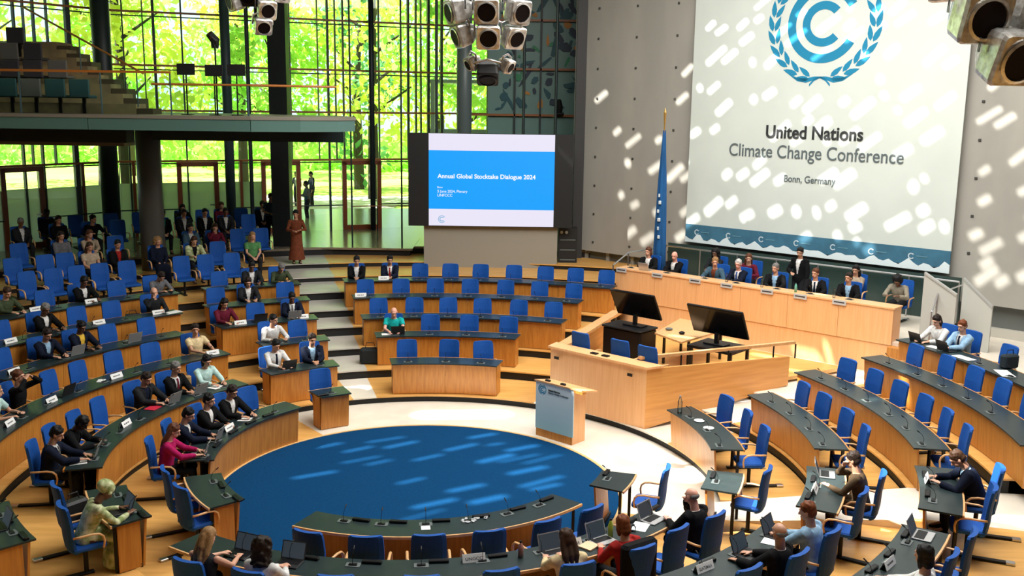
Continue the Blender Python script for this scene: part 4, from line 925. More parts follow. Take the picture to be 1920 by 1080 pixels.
# balustrade
bl = empty('gallery_balustrade', (-12, 9.6, 6.27)); tag(bl, 'glass balustrade with orange handrail along the gallery edge', 'balustrade')
OR = mat('orange_rail', (.50, .17, .03), .4)
MB().box(-22, 9.62, 7.33, -7.3, 9.70, 7.39).build('handrail', OR, bl); MB().tube([(-7.8, 9.66, 7.06), (-5.2, 9.66, 7.06), (-4.0, 10.0, 7.06), (-3.2, 10.6, 7.06)], .03).build('handrail', OR, bl)
MB().box(-22, 9.65, 6.30, -5.2, 9.665, 7.2).build('glass_panel', GL, bl)
for x in (-13.6, -11.2, -9.1, -7.3, -5.3): MB().box(x-.015, 9.60, 6.272, x+.015, 9.64, 7.33 if x < -7 else 7.05).build('post', POST, bl)
dr = empty('stair_handrail', (-10.5, 11, 6.27)); tag(dr, 'sloping handrail down the stepped gallery stand', 'railing')
MB().tube([(-13.2, 14.2, 9.35), (-8.35, 10.6, 7.35)], .03).build('handrail', OR, dr)
for f in (.1, .5, .95): p = Vector((-13.2, 14.2, 9.35)).lerp(Vector((-8.35, 10.6, 7.35)), f); MB().cyl((p.x, p.y, p.z-1.0), p, .018).build('post', POST, dr)
for i, (x, y, z) in enumerate(((-7.2, 10.6, 7.32), (-6.45, 10.6, 7.30), (-5.85, 10.6, 7.32))):
    o = empty('stand_monitor', (x, y, 6.272)); tag(o, 'small black flat panel on a stand on the gallery, %s of three' % ['left', 'middle', 'right'][i], 'monitor', 'small panels on the gallery')
    MB().rbox(x-.24, y-.02, z, x+.24, y+.02, z+.30, .01).build('panel', BLACK, o); MB().cyl((x, y, 6.28), (x, y, z), .02).build('pole', BMET, o); MB().rbox(x-.15, y-.12, 6.272, x+.15, y+.12, 6.29, .03).build('base', BMET, o)
o = empty('spotlight_on_stand', (-6.5, 10.95, 6.272)); tag(o, 'dark spotlight with a red mark on a tall gallery stand', 'spotlight')
MB().cyl((-6.5, 10.95, 6.275), (-6.5, 10.95, 8.1), .025).build('pole', BMET, o); MB().tube([(-6.5, 10.95, 8.05), (-6.48, 10.92, 8.25), (-6.6, 10.8, 8.42)], [.10, .13, .10], 10).build('lamp_head', BLACK, o); MB().ell((-6.55, 10.78, 8.36), (.06, .04, .08), 10, 6).build('red_mark', mat('red_plastic', (.25, .03, .01), .5), o)
# ---------------------------------------------------------------- hanging clusters of spotlights
LENS = mat('lens_dark', (.008, .004, .004), .5, spec=.15)
def cluster(name, c, heads, label, hub=.45, s=1.0):
    c = Vector(c); e = empty(name, c); tag(e, label, 'light', 'hanging spotlight clusters')
    MB().cyl(c+Vector((0, 0, .3)), (c.x, c.y, CEIL-.02), .05, n=8).build('drop_pole', BMET, e)
    fr_ = MB(); fr_.rbox(-hub, -.12, .18, hub, .12, .34, .05, Matrix.Translation(c)); fr_.cyl(c+Vector((0, 0, -.5)), c+Vector((0, 0, .3)), .06); fr_.build('hub', BMET, e)
    for hx, hy, hz, yaw, pitch, sz, fl_ in heads:
        M = Matrix.Translation(c+Vector((hx, hy, hz))) @ Matrix.Rotation(R_(yaw), 4, 'Z') @ Matrix.Rotation(R_(pitch), 4, 'X')   # face along -Y
        q = sz*s; h = MB(); rings = []
        for y, k_, rr in ((-.5, .46, .10), (-.42, .50, .12), (.05, .46, .14), (.38, .30, .14), (.5, .20, .1)):
            ring = []
            for cx_, cz_, a0 in ((1, 1, 0), (-1, 1, 90), (-1, -1, 180), (1, -1, 270)):
                for w_ in range(3):
                    a = R_(a0+45*w_); ring.append(Vector((cx_*(k_-rr)*q+rr*q*math.cos(a), y*q, cz_*(k_-rr)*q+rr*q*math.sin(a))))
            rings.append(ring)
        h.loft(rings, M=M); ho = h.build('lamp_housing', BLACK if fl_ else CHROME, e)
        MB().cyl(M @ Vector((0, -.505*q, 0)), M @ Vector((0, -.53*q, 0)), .36*q, .34*q, 24).build('lens', LENS, ho)
        rs = [[M @ Vector(((.39+d)*q*math.cos(2*PI*w_/24), y*q, (.39+d)*q*math.sin(2*PI*w_/24))) for w_ in range(24)] for d, y in ((0, -.50), (.03, -.54), (-.03, -.56), (-.04, -.50))]
        MB().loft(rs, cap=False).build('lens_ring', CHROME if not fl_ else BMET, ho)
        yk = MB(); yk.tube([M @ Vector((-.56*q, 0, 0)), M @ Vector((-.56*q, .1*q, .5*q)), M @ Vector((0, .15*q, .7*q)), M @ Vector((.56*q, .1*q, .5*q)), M @ Vector((.56*q, 0, 0))], .018, 6); yk.build('yoke', SILV, ho)
    return e
cluster('spotlight_cluster', (1.18, -.9, 8.15), [(-.42, -.1, -.10, -66, 14, .38, 0), (-.02, -.22, -.10, 0, 16, .38, 0), (.40, -.08, -.10, 36, 14, .37, 0), (-.34, -.05, -.44, -66, 20, .35, 0), (.0, -.2, -.46, 4, 22, .36, 0), (.34, -.05, -.45, 36, 24, .34, 0), (.0, 0, -.98, 0, 60, .34, 1), (-.22, .0, -.85, -60, 30, .22, 0), (.26, 0, -.88, 60, 30, .22, 0), (-.3, .25, .2, -20, 0, .34, 0), (.3, .25, .2, 20, 0, .34, 0)], 'chrome spotlight cluster hanging above the screen, middle of three')
cluster('spotlight_cluster', (-2.6, .2, 8.35), [(-.30, 0, -.08, -55, 14, .32, 0), (.16, -.1, -.22, 28, 20, .30, 0), (.10, -.1, -.46, 24, 30, .28, 0), (-.08, 0, .0, -10, 10, .34, 1), (.32, .1, .05, 50, 8, .30, 0), (-.35, .1, .22, -30, 5, .30, 1)], 'chrome and black spotlight cluster hanging at upper left, smallest of three')
cluster('spotlight_cluster', (7.6, -4.0, 8.12), [(-.50, -.1, -.30, 8, 18, .56, 0), (-.16, -.22, -.76, 14, 22, .58, 0), (.10, -.02, -.22, 25, 16, .5, 0), (-.62, .15, .14, -50, 6, .5, 0), (.42, 0, -.50, 35, 20, .5, 0), (.3, 0, .16, 30, 10, .5, 0)], 'large chrome spotlight cluster hanging at the upper right corner', s=1.1)
o = empty('spotlight_on_rail', (3.25, 20.7, 6.32)); tag(o, 'small dark spotlight on the rail above the screen', 'spotlight')
MB().rbox(3.1, 20.55, 6.32, 3.42, 20.8, 6.40, .04).build('base', BLACK, o); MB().tube([(3.25, 20.7, 6.4), (3.25, 20.68, 6.6), (3.22, 20.6, 6.85)], [.10, .13, .09], 10).build('lamp_head', BLACK, o)
# ---------------------------------------------------------------- unseen ceiling, slots shaped to cast sun patches, and the room behind the camera
def stadium(t, z, ln, wd, ang, n=6):
    c, s_ = math.cos(R_(ang)), math.sin(R_(ang)); o = []
    for sg in (1, -1):
        for k_ in range(n+1):
            a = R_(-90+180*k_/n); x = sg*(ln/2-wd/2)+sg*wd/2*math.cos(a); y = sg*wd/2*math.sin(a); o.append((t+x*c-y*s_, z+x*s_+y*c))
    return o
Sa, St, Sz = SUN.dot(U), SUN.dot(T), SUN.z
def up_wall(t, z, a=15.1): k_ = (CEIL-z)/Sz; return L(a+Sa*k_, t+St*k_)
def up_floor(x, y, z=0): k_ = (CEIL-z)/Sz; return Vector((x+SUN.x*k_, y+SUN.y*k_, 0))
WALLP = [(-4.57, 7.86), (-4.72, 7.02), (-7.13, 5.96), (-6.49, 5.68), (-5.51, 5.74), (-6.67, 4.96), (-5.59, 4.87), (-6.88, 3.91), (-6.34, 3.64), (-5.41, 3.54), (-6.47, 2.73), (-5.79, 2.58), (-4.87, 4.74), (-4.39, 4.7), (-4.44, 3.58), (-4.54, 2.79), (-4.84, 2.57), (-7.82, 7.06), (4.21, 7.39), (4.18, 6.67), (4.2, 5.31), (4.27, 4.57), (4.15, 3.7), (4.53, 3.43), (4.47, 3.01), (4.5, 2.68), (4.87, 2.59), (4.99, 5.7), (-3.56, 8.82), (-3.2, 8.68), (-2.01, 8.94), (-2.88, 7.92), (-3.33, 7.95), (-0.83, 8.39), (0.07, 8.71), (0.67, 8.66), (1.43, 9.0), (1.68, 8.92), (2.14, 8.77), (1.92, 9.05), (1.6, 8.63), (2.95, 8.74), (1.87, 7.95), (2.22, 7.9), (1.17, 7.85), (2.96, 7.82), (0.68, 6.66), (1.21, 6.49), (1.76, 6.82), (2.44, 6.89), (2.65, 6.86), (2.14, 6.45), (2.63, 6.28), (3.33, 6.7), (-0.71, 6.64), (-0.23, 6.58), (-1.54, 6.86), (-2.03, 6.7), (-2.76, 4.51), (-3.16, 3.52), (-2.24, 4.54), (-1.04, 4.46), (0.38, 4.63), (0.84, 4.59), (0.52, 3.83), (-0.49, 3.59), (-1.14, 3.54), (1.25, 3.31), (2.39, 3.56), (2.72, 4.5), (2.98, 4.73), (2.37, 5.38), (3.15, 3.49), (-2.51, 8.81), (-1.14, 5.82), (0.9, 5.74), (3.08, 5.82), (0.12, 6.01)]
holes = []
rr_ = random.Random(11)
used_c = []
def inside(p, poly):
    c = False
    for i in range(len(poly)):
        a, b = poly[i], poly[i-1]
        if (a.y > p.y) != (b.y > p.y) and p.x < (b.x-a.x)*(p.y-a.y)/(b.y-a.y)+a.x: c = not c
    return c
def addhole(poly):
    poly = [Vector((p.x, p.y, 0)) for p in poly]
    cc = sum(poly, Vector())/len(poly); big_ = [cc+(p-cc)*1.12+(p-cc).normalized()*.02 for p in poly]
    for q, qc, qr in used_c:
        if (qc-cc).length > qr+2.5: continue
        if any(inside(p, q) for p in big_) or any(inside(p, big_) for p in q): return False
    used_c.append((big_, cc, max((p-cc).length for p in big_))); holes.append(poly); return True
for t_, z_ in WALLP:
    big = rr_.random()
    for att in range(4):
        ln = (.32+.55*big)*(1-.22*att); wd = .19+.07*rr_.random(); ang = 38+rr_.uniform(-6, 6) if ln > .36 else rr_.uniform(60, 95)
        if addhole([up_wall(p[0], p[1]) for p in stadium(t_, z_, ln, wd, ang)]): break
for i in range(110):
    t_ = rr_.uniform(-4.0, 3.6) if i < 75 else rr_.uniform(3.9, 5.6); z_ = rr_.choice((2.9, 3.6, 4.3, 5.0, 5.7, 6.4, 7.1, 7.8, 8.5, 9.2))+rr_.gauss(0, .12); ln = rr_.uniform(.25, .75)
    addhole([up_wall(p[0], p[1]) for p in stadium(t_, z_, ln, rr_.uniform(.17, .25), 38+rr_.uniform(-6, 6) if ln > .34 else rr_.uniform(60, 95))])
FLOORP = [(4.4,1.6,0,2.4,.8,-60),(5.0,-.4,0,1.8,.7,-80),(3.9,3.0,0,1.2,.4,20),(.5,4.3,0,2.2,.6,5),(-1.3,4.4,0,1.2,.5,15),(2.0,4.1,0,1.0,.3,-30), (-2.0,2.2,0,.6,.12,35),(-1.4,2.0,0,.7,.12,35),(-.6,2.3,0,.8,.14,35),(.0,1.6,0,.7,.12,35),(.6,2.2,0,.8,.15,35),(-.9,1.3,0,.6,.1,35),(1.3,1.6,0,.9,.2,35),(1.9,1.0,0,.9,.18,30),(1.4,.6,0,.9,.2,30),(.8,.1,0,.8,.16,30),(.3,-.6,0,.9,.16,30),(1.2,-.4,0,.8,.2,30),(-.2,.4,0,.6,.12,35),(2.2,0.2,0,.7,.14,30),(.2,-1.5,0,.8,.12,30),(1.0,2.9,0,.7,.14,30),(1.8,2.2,0,.8,.16,30), (7.4,-2.2,.4,2.2,.8,-12),(9.6,-2.6,.8,2.0,.7,-12),(5.4,-1.6,.1,1.6,.8,-12),(7.6,3.4,.9,.6,.2,30),(6.2,4.2,.9,.5,.2,30),(8.4,1.5,1.2,.6,.22,30),(9.4,2.6,1.3,.7,.25,30),(8.0,5.6,1.0,.8,.25,-44),(6.8,6.6,1.4,.9,.25,-44),(5.8,7.8,1.8,.9,.3,-44),(7.4,7.0,1.2,.9,.3,-44),(9.0,5.2,1.5,.7,.2,-44),(-3.2,5.2,.2,.7,.3,20),(-3.4,6.6,.4,.6,.2,20),(-2.2,5.6,.2,1.0,.4,20),(1.5,8.9,1.2,.5,.15,60),(4.0,9.6,1.6,.5,.15,60),(4.4,7.0,1.7,.4,.2,40),(2.19,1.60,0,0.94,0.09,36),(-0.60,1.50,0,0.98,0.09,28),(1.74,1.63,0,0.96,0.09,32),(-0.95,1.94,0,1.07,0.15,32),(-1.97,0.63,0,0.87,0.12,28),(2.32,1.69,0,1.06,0.15,28),(2.14,0.46,0,1.02,0.15,36),(1.59,-1.99,0,0.72,0.16,36),(0.27,-0.04,0,0.64,0.16,28),(-2.07,2.17,0,0.84,0.11,28),(-0.62,1.33,0,0.62,0.12,32),(-1.26,1.43,0,0.83,0.09,32),(2.27,-0.95,0,0.42,0.10,28),(1.27,2.40,0,0.41,0.10,28),(1.48,-0.35,0,1.06,0.13,28),(-0.18,-1.72,0,0.67,0.16,32),(0.47,-0.58,0,0.72,0.10,32),(2.59,0.46,0,0.71,0.09,28),(1.29,0.58,0,1.08,0.12,36),(0.05,-1.15,0,1.10,0.08,36),(-0.94,2.58,0,0.86,0.09,28),(6.34,8.69,1.6,0.82,0.17,-44),(5.37,5.77,1.6,0.66,0.20,-30),(9.20,5.25,1.6,0.43,0.21,30),(5.74,7.22,1.6,0.88,0.19,30),(8.63,6.87,1.6,0.45,0.14,30),(9.34,8.85,1.6,0.57,0.19,30),(6.65,6.53,1.6,0.51,0.20,-30),(6.76,6.40,1.6,0.65,0.21,-30),(9.62,7.67,1.6,0.42,0.21,-44),(8.73,5.84,1.6,0.83,0.21,30),(8.12,7.22,1.6,0.77,0.21,-44),(8.87,5.57,1.6,0.48,0.18,-30),(5.73,8.33,1.6,0.79,0.21,30),(5.45,8.97,1.6,0.48,0.18,30)]
for x, y, z, ln, wd, ang in FLOORP:
    addhole([up_floor(p[0], p[1], z) for p in stadium(x, y, ln, wd, ang)])
cu = bpy.data.curves.new('ceiling', 'CURVE'); cu.dimensions = '2D'; cu.fill_mode = 'BOTH'; cu.extrude = .04
for poly in [[Vector(p) for p in ((-34, -24, 0), (24, -24, 0), (24, 30, 0), (-34, 30, 0))]]+holes:
    sp = cu.splines.new('POLY'); sp.points.add(len(poly)-1)
    for i, p in enumerate(poly): sp.points[i].co = (p.x, p.y, 0, 1)
    sp.use_cyclic_u = True
tmp = bpy.data.objects.new('tmp', cu); COL.objects.link(tmp); bpy.context.view_layer.update()
me = bpy.data.meshes.new_from_object(tmp.evaluated_get(bpy.context.evaluated_depsgraph_get())); bpy.data.objects.remove(tmp)
me.materials.clear(); me.materials.append(mat('ceiling_grey', (.30, .31, .30), .8)); ce = bpy.data.objects.new('ceiling', me); COL.objects.link(ce); ce.location = (0, 0, CEIL+.05); ce['kind'] = 'structure'
DARKW = mat('rear_wall', (.12, .12, .115), .8)
struct('wall_back', MB().box(-34, -24.3, -.2, 24, -24, CEIL), DARKW)
struct('wall_left', MB().box(-34.3, -24, -.2, -34, 0, CEIL), DARKW)
struct('wall_right', MB().box(24, -24, -.2, 24.3, 30, CEIL), DARKW)
struct('wall_left', quadwall(MB(), (-34, 0, 0), (WA.x, WA.y, 0), .2, -.2, CEIL), DARKW)
struct('wall_back', quadwall(MB(), (5.0, 25.9, 0), (5.0, 16.5, 0), .15, -.2, CEIL), DARKW)
# ---------------------------------------------------------------- outdoors
LAWN = mat('lawn', (.42, .58, .08), .9, col2=(.60, .66, .14), scale=.25)
tag(MB().loft([[WA+Vector((-1, 1, 1.6)), WB+Vector((0, .3, 1.6)), WC+Vector((0, .3, 1.6)), Vector((60, 26.2, 1.6)), Vector((60, 130, 1.6)), Vector((-110, 130, 1.6)), Vector((-110, WA.y, 1.6))], [WA+Vector((-1, 1, 1.62)), WB+Vector((0, .3, 1.62)), WC+Vector((0, .3, 1.62)), Vector((60, 26.2, 1.62)), Vector((60, 130, 1.62)), Vector((-110, 130, 1.62)), Vector((-110, WA.y, 1.62))]]).build('outdoor_ground', LAWN), kind='structure')
struct('outdoor_path', MB().box(-60, 33.0, 1.62, 30, 37.5, 1.64), mat('pale_path', (.75, .66, .60), .8))
struct('outdoor_path', MB().box(-9.3, 23.2, 1.62, -4.2, 33.0, 1.645), mat('pale_path', (0, 0, 0)))
LEAF = [mat('leaf_lime', (.58, .72, .10), .6), mat('leaf_green', (.36, .58, .10), .6), mat('leaf_dark', (.10, .28, .10), .6)]
for m in LEAF:
    nt = m.node_tree; b = nt.nodes['Principled BSDF']; tl = nt.nodes.new('ShaderNodeBsdfTranslucent'); tl.inputs[0].default_value = tuple(min(1, x*1.6+.08) for x in b.inputs['Base Color'].default_value[:3])+(1,)
    mx = nt.nodes.new('ShaderNodeMixShader'); mx.inputs[0].default_value = .5; nt.links.new(b.outputs[0], mx.inputs[1]); nt.links.new(tl.outputs[0], mx.inputs[2]); nt.links.new(mx.outputs[0], nt.nodes['Material Output'].inputs[0])
BARK = mat('bark', (.06, .045, .035), .9)
def tree_proto(i, low, h, R, mi, nl=1900):
    e = empty('garden_tree'); rt_ = random.Random(i); lf = MB()
    cl = [(rt_.gauss(0, R*.45), rt_.gauss(0, R*.45), low+(h-low)*rt_.random(), R*rt_.uniform(.28, .5)) for _ in range(16)]
    for q in range(nl):
        cx_, cy_, cz_, cr = rt_.choice(cl); v = Vector((rt_.gauss(0, 1), rt_.gauss(0, 1), rt_.gauss(0, 1))).normalized()*cr*rt_.uniform(.5, 1.05); p = Vector((cx_, cy_, cz_))+v
        a = Vector((rt_.gauss(0, 1), rt_.gauss(0, 1), rt_.gauss(0, 1))).normalized(); b = a.cross(Vector((rt_.gauss(0, 1), rt_.gauss(0, 1), rt_.gauss(0, 1)))).normalized(); s = rt_.uniform(.10, .22)
        lf.add([p-a*s*1.4, p-b*s*.7, p+a*s*1.4, p+b*s*.7], [(0, 1, 2, 3)])
    lf.build('foliage', LEAF[mi], e)
    tk = MB(); tk.tube([(0, 0, 0), (.1, 0, h*.35), (-.1, .1, h*.7)], [.28, .20, .08], 10)
    for q in range(5):
        a = rt_.uniform(0, 2*PI); z = h*(.3+.1*q); tk.tube([(0, 0, z), (math.cos(a)*R*.5, math.sin(a)*R*.5, z+R*.35)], [.09, .03], 6)
    tk.build('trunk', BARK, e); return e
TP = [tree_proto(1, 3.2, 13, 3.6, 0), tree_proto(2, 2.0, 11, 3.0, 1), tree_proto(3, 1.5, 12, 3.2, 2)]
trees = [(-25, 33, 0, 'left of all others, pale green'), (-20.5, 37, 1, 'mid green, beyond the gallery stand'), (-17, 31, 0, 'lime green, behind the thick left steel column'), (-13.5, 39, 0, 'bright, behind the three small gallery panels'), (-10.5, 34, 1, 'mid green, left of the black column'), (-7.5, 42, 2, 'dark, right beside the black column'), (-5.8, 36, 0, 'bright lime, over the right glass door'), (-2.8, 44, 0, 'tall and lime, between door and screen'), (-1.0, 35, 1, 'mid green, directly left of the screen'), (2.2, 41, 0, 'partly hidden by the grey column'), (-30, 42, 0, 'far left and distant'), (-9, 52, 0, 'most distant bright one'), (1, 56, 1, 'distant, above the screen'), (-18, 52, 1, 'distant, above the gallery'), (-24, 50, 0, 'distant and pale, upper left')]
for i, (x, y, p, lb) in enumerate(trees):
    rp = random.Random(i); o = place(TP[p], (x, y, 1.62), rp.uniform(0, 6)); s = rp.uniform(.9, 1.2); o.scale = (s, s, s)
    o['label'] = 'garden tree seen through the glass wall, '+lb; o['category'] = 'tree'; o['group'] = 'trees in the garden'
hd = MB(); rt_ = random.Random(99)
for q in range(5200):
    x = rt_.uniform(-45, 14); z = 1.6+abs(rt_.gauss(0, 1))*1.3; p = Vector((x, 60+rt_.gauss(0, 1.2)+math.sin(x)*1.5, z)); a = Vector((rt_.gauss(0, 1), rt_.gauss(0, 1), rt_.gauss(0, 1))).normalized(); b = a.cross(Vector((0.3, 1, .2))).normalized(); s = .4
    hd.add([p-a*s, p-b*s*.6, p+a*s, p+b*s*.6], [(0, 1, 2, 3)])
tag(hd.build('garden_hedge', LEAF[1]), 'leafy hedge closing the garden beyond the glass wall', 'hedge', kind='stuff')
person((-8.9, 31.5, 1.62), 2.6, 'stand', 'tan', 'short', 'black', 'jacket', 'charcoal', 'person standing outside in the garden, left of a pair')
person((-8.25, 31.8, 1.62), 2.2, 'stand', 'tan', 'short', 'black', 'blouse', 'charcoal', 'person standing outside in the garden, right of a pair')
person((-7.2, 25.6, 1.645), 2.0, 'hold', 'brown', 'short', 'black', 'blouse', 'blueg', 'dark figure close outside the glass between two doors')
# white pavilion outside
pv = empty('garden_pavilion', (0.5, 34, 1.64)); tag(pv, 'white flat-roofed canopy outside, seen above the screen', 'canopy')
PVW = mat('pavilion_white', (.75, .78, .80), .7)
MB().box(-2.4, 30, 7.6, 3.0, 34, 7.75).build('roof', PVW, pv); MB().box(-2.4, 30, 5.2, 3.0, 30.15, 5.5).build('parapet', PVW, pv)
for x in (-2.2, 2.8): MB().box(x-.1, 30.1, 1.62, x+.1, 30.3, 7.6).build('pillar', PVW, pv)
# ---------------------------------------------------------------- things on the desks
DZ = .743
def mic_unit():
    e = empty('desk_microphone')
    MB().rbox(-.095, -.06, 0, .095, .06, .006, .01).build('console_plate', GREY, e)
    MB().rbox(-.055, -.02, .006, .055, .035, .022, .01).build('button_block', PLAS, e)
    MB().tube([(0, .03, .02), (0, .035, .09), (0, .0, .16), (0, -.05, .20)], [.004, .0035, .0035, .0035], 6).build('gooseneck', PLAS, e)
    MB().tube([(0, -.045, .196), (0, -.08, .22)], [.009, .009], 8, round_end=True).build('microphone_head', BLACK, e); return e
MIC = mic_unit(); SPK = MB().rbox(-.13, -.035, 0, .13, .035, .035, .015); SPKM = SPK.mesh('desk_speaker'); SPKM.materials.append(PLAS)
for key, (a0, a1, seats) in DESKS.items():
    k = int(key[0]); r = RT[key[1]][k]; z = ZZ[k]+DZ
    for a in seats:
        o = place(MIC, pol(r+.17, a, z), R_(a-90)); o['label'] = 'black gooseneck microphone, %s%s desk, %s block' % (seatpos(key, a)+(', ' if len(seats) > 1 else ''), SEATNAME[k], WHERE[key[1]]); o['category'] = 'microphone'; o['group'] = 'microphones on the %s' % rowname(key)
        if key[1] in 'gbf' or k == 0:
            s = bpy.data.objects.new('desk_speaker', SPKM); COL.objects.link(s); dp = pol(r+.10, a+math.degrees(.22/r), z); s.location = dp; s.rotation_euler = (0, 0, R_(a-90)); tag(s, 'low black speaker bar, %s%s desk, %s block' % (seatpos(key, a)+(', ' if len(seats) > 1 else ''), SEATNAME[k], WHERE[key[1]]), 'speaker', 'speaker bars on the %s' % rowname(key))
def laptop_proto(nm, c):
    e = empty('laptop'); MB().rbox(-.165, -.12, 0, .165, .12, .016, .012).build('keyboard_base', c, e)
    M = Matrix.Translation((0, .115, .012)) @ Matrix.Rotation(R_(70), 4, 'X'); MB().box(-.165, 0, -.004, .165, .225, .004, M).build('lid', c, e)
    MB().box(-.152, .012, -.0055, .152, .213, -.0042, Matrix.Translation((0, .115, .012)) @ Matrix.Rotation(R_(70), 4, 'X') @ Matrix.Rotation(PI, 4, 'Y')).build('display', em('laptop_display', (.10, .14, .18), .25), e)
    MB().box(-.14, -.03, .0161, .14, .09, .0185).build('keys', PLAS, e); return e
LAPS = {'black': laptop_proto('b', mat('laptop_black', (.012, .012, .014), .4)), 'grey': laptop_proto('g', mat('laptop_grey', (.22, .22, .22), .4)), 'silver': laptop_proto('s', mat('laptop_silver', (.55, .55, .56), .3, metal=.6))}
def onDesk(key, a, dr): k = int(key[0]); return pol(RT[key[1]][k]+dr, a, ZZ[k]+DZ+.001)
LAPL = [('1b', 218.4, 'black', 'before the green headwrap'), ('0a', 186.3, 'silver', 'under the hands of the magenta blazer'), ('0a', 174.3, 'grey', 'before the second person of the first left desk'), ('1a', 190.8, 'grey', 'before the navy suit at the lower left'), ('1a', 158.2, 'grey', 'beside the red and white folder'),
 ('1a', 150.5, 'grey', 'below the brown bag'), ('1c', 125.7, 'black', 'of the person with white shirt and dark tie'), ('2d', 99.4, 'black', 'before the bright teal shirt'), ('3c', 116.2, 'grey', 'of the navy suit at the aisle'), ('3c', 121.9, 'black', 'lying between two people on the short middle desk'),
 ('2a', 166.0, 'black', 'on the third long left desk beside a nameplate'), ('3a', 152.5, 'grey', 'shared by the two dark suits at fourth left desk'), ('3a', 143.0, 'grey', 'standing alone on the fourth left desk'), ('2b', 219.5, 'black', 'at the lower left corner of the picture'),
 ('1g', -104.2, 'black', 'before the dark curly hair, bottom edge'), ('1g', -112.8, 'black', 'before the blond braid'), ('1g', -63.0, 'grey', 'before the long wavy hair'), ('1g', -53.8, 'silver', 'before the red jacket'), ('1g', -41.2, 'silver', 'before the bald person in black'),
 ('2g', -45.4, 'black', 'of the balding person near right'), ('2g', -38.6, 'black', 'of the light blue jacket near right'), ('3g', -33.2, 'silver', 'open and alone on the lower right desk'), ('2f', -16.2, 'grey', 'before the brown jacket'), ('5e', 22.6, 'black', 'of the white blouse upper right'), ('5e', 18.6, 'black', 'of the pale blue jacket upper right')]
for key, a, c_, lb in LAPL:
    o = place(LAPS[c_], onDesk(key, a, .30), R_(a-90)+PI); o.rotation_euler = (0, 0, R_(a+90)); o['label'] = 'open %s laptop %s' % (c_, lb); o['category'] = 'laptop'; o['group'] = 'open laptops on the desks'
def tent(key, a, dr, txt, lb, rot=0., s=1.):
    p = onDesk(key, a, dr); e = empty('nameplate', p, R_(a+90)+rot); tag(e, lb, 'nameplate', 'white folded nameplates')
    w_ = .15*s; h = .10*s
    card = MB(); Mx = e.matrix_world
    for sg in (1, -1):
        card.loft([[Mx @ Vector(v) for v in ((-w_, sg*.045, 0), (-w_, sg*.042, 0), (-w_, -.001*sg, h), (-w_, sg*.003, h))], [Mx @ Vector(v) for v in ((w_, sg*.045, 0), (w_, sg*.042, 0), (w_, -.001*sg, h), (w_, sg*.003, h))]])
    me = card.mesh('card', False); o = bpy.data.objects.new('card', me); COL.objects.link(o); me.materials.append(PAPER)
    o.parent = e; o.matrix_parent_inverse = Mx.inverted()
    for sg in (1, -1):
        if txt not in ('UNGCC', 'AUSTRALIA', 'GUATEMALA'):      # too small in the photo to read: plain dark dashes
            M2 = Matrix.Rotation(0 if sg < 0 else PI, 4, 'Z') @ Matrix.Translation((0, -.046*.72, .026*s)) @ Matrix.Rotation(PI/2-math.atan2(.045, h), 4, 'X'); db = MB()
            n_ = len(txt)+1
            for i in range(n_): db.box(-.09+.18*i/n_, .012, .001, -.09+.18*(i+.7)/n_, .034, .0025, M2)
            tm = db.mesh('lettering'); tm.materials.append(INK); to = bpy.data.objects.new('lettering', tm); COL.objects.link(to); to.parent = e
            continue
        cu = bpy.data.curves.new('t', 'FONT'); cu.body = txt; cu.extrude = .0004; cu.align_x = 'CENTER'; cu.offset = .01; ob = bpy.data.objects.new('tmp', cu); COL.objects.link(ob); bpy.context.view_layer.update()
        tm = bpy.data.meshes.new_from_object(ob.evaluated_get(bpy.context.evaluated_depsgraph_get())); bpy.data.objects.remove(ob)
        xs = [v.co.x for v in tm.vertices]; kx = 1.5*w_/(max(xs)-min(xs)); sl = math.atan2(.045, h)
        M2 = Matrix.Rotation(0 if sg < 0 else PI, 4, 'Z') @ Matrix.Translation((0, -.046*.72, .026*s)) @ Matrix.Rotation(PI/2-sl, 4, 'X')
        for v in tm.vertices: v.co = M2 @ Vector((v.co.x*kx, v.co.y*.055*s, v.co.z+.002))
        tm.materials.clear(); tm.materials.append(INK); to = bpy.data.objects.new('lettering', tm); COL.objects.link(to); to.parent = e
    return e
for q in (('5a', 146.9, .3, '-----', 'nameplate before the dark green vest, topmost left desk'), ('5a', 140.2, .2, '---', 'nameplate before the person in black on the topmost left desk'), ('4a', 143.6, .2, '----', 'nameplate at the middle of the fifth long left desk'),
 ('4a', 134.8, .25, '----', 'nameplate among papers before the dark grey top'), ('3c', 125.2, .2, '---', 'nameplate before the maroon top'), ('3c', 114.9, .2, '----', 'nameplate before the navy suit at the aisle'), ('2a', 135.7, .2, '-----', 'nameplate before the cream short-sleeved top'),
 ('2a', 155.3, .2, '------', 'nameplate between empty chairs on the third long left desk'), ('2a', 169.8, .2, '------', 'nameplate before the two people at far left'), ('2a', 180.6, .2, '-------', 'nameplate at the far left lower edge of the third desk'), ('3a', 163.2, .2, '----', 'nameplate at the far left of the fourth desk'), ('4a', 156.3, .2, '-----', 'nameplate at the far left of the fifth desk'),
 ('1a', 173.5, .25, '--', 'nameplate between two empty chairs on the second left desk'), ('0a', 165.6, .25, '-----', 'nameplate on the first left desk before the three suits'), ('4d', 104.4, .2, '---', 'nameplate at the left end of the fifth central desk'),
 ('5d', 100.4, .2, '---', 'nameplate before the two suits on the back central desk'), ('1g', -75.8, .14, 'UNGCC', 'standing nameplate lettered on the near desk, bottom centre'), ('1g', -59.2, .2, 'AUSTRALIA', 'nameplate left of the red jacket'), ('2g', -52.2, .2, 'GUATEMALA', 'tilted nameplate on the near right desk, bottom edge'),
 ('2f', -22.8, .15, '----', 'nameplate seen end-on before the brown jacket'), ('3f', -18.6, .12, '-----', 'nameplate seen end-on before the leaning navy suit'), ('3g', -41.2, .2, '------', 'nameplate seen end-on on the lower right desk')):
    tent(*q)
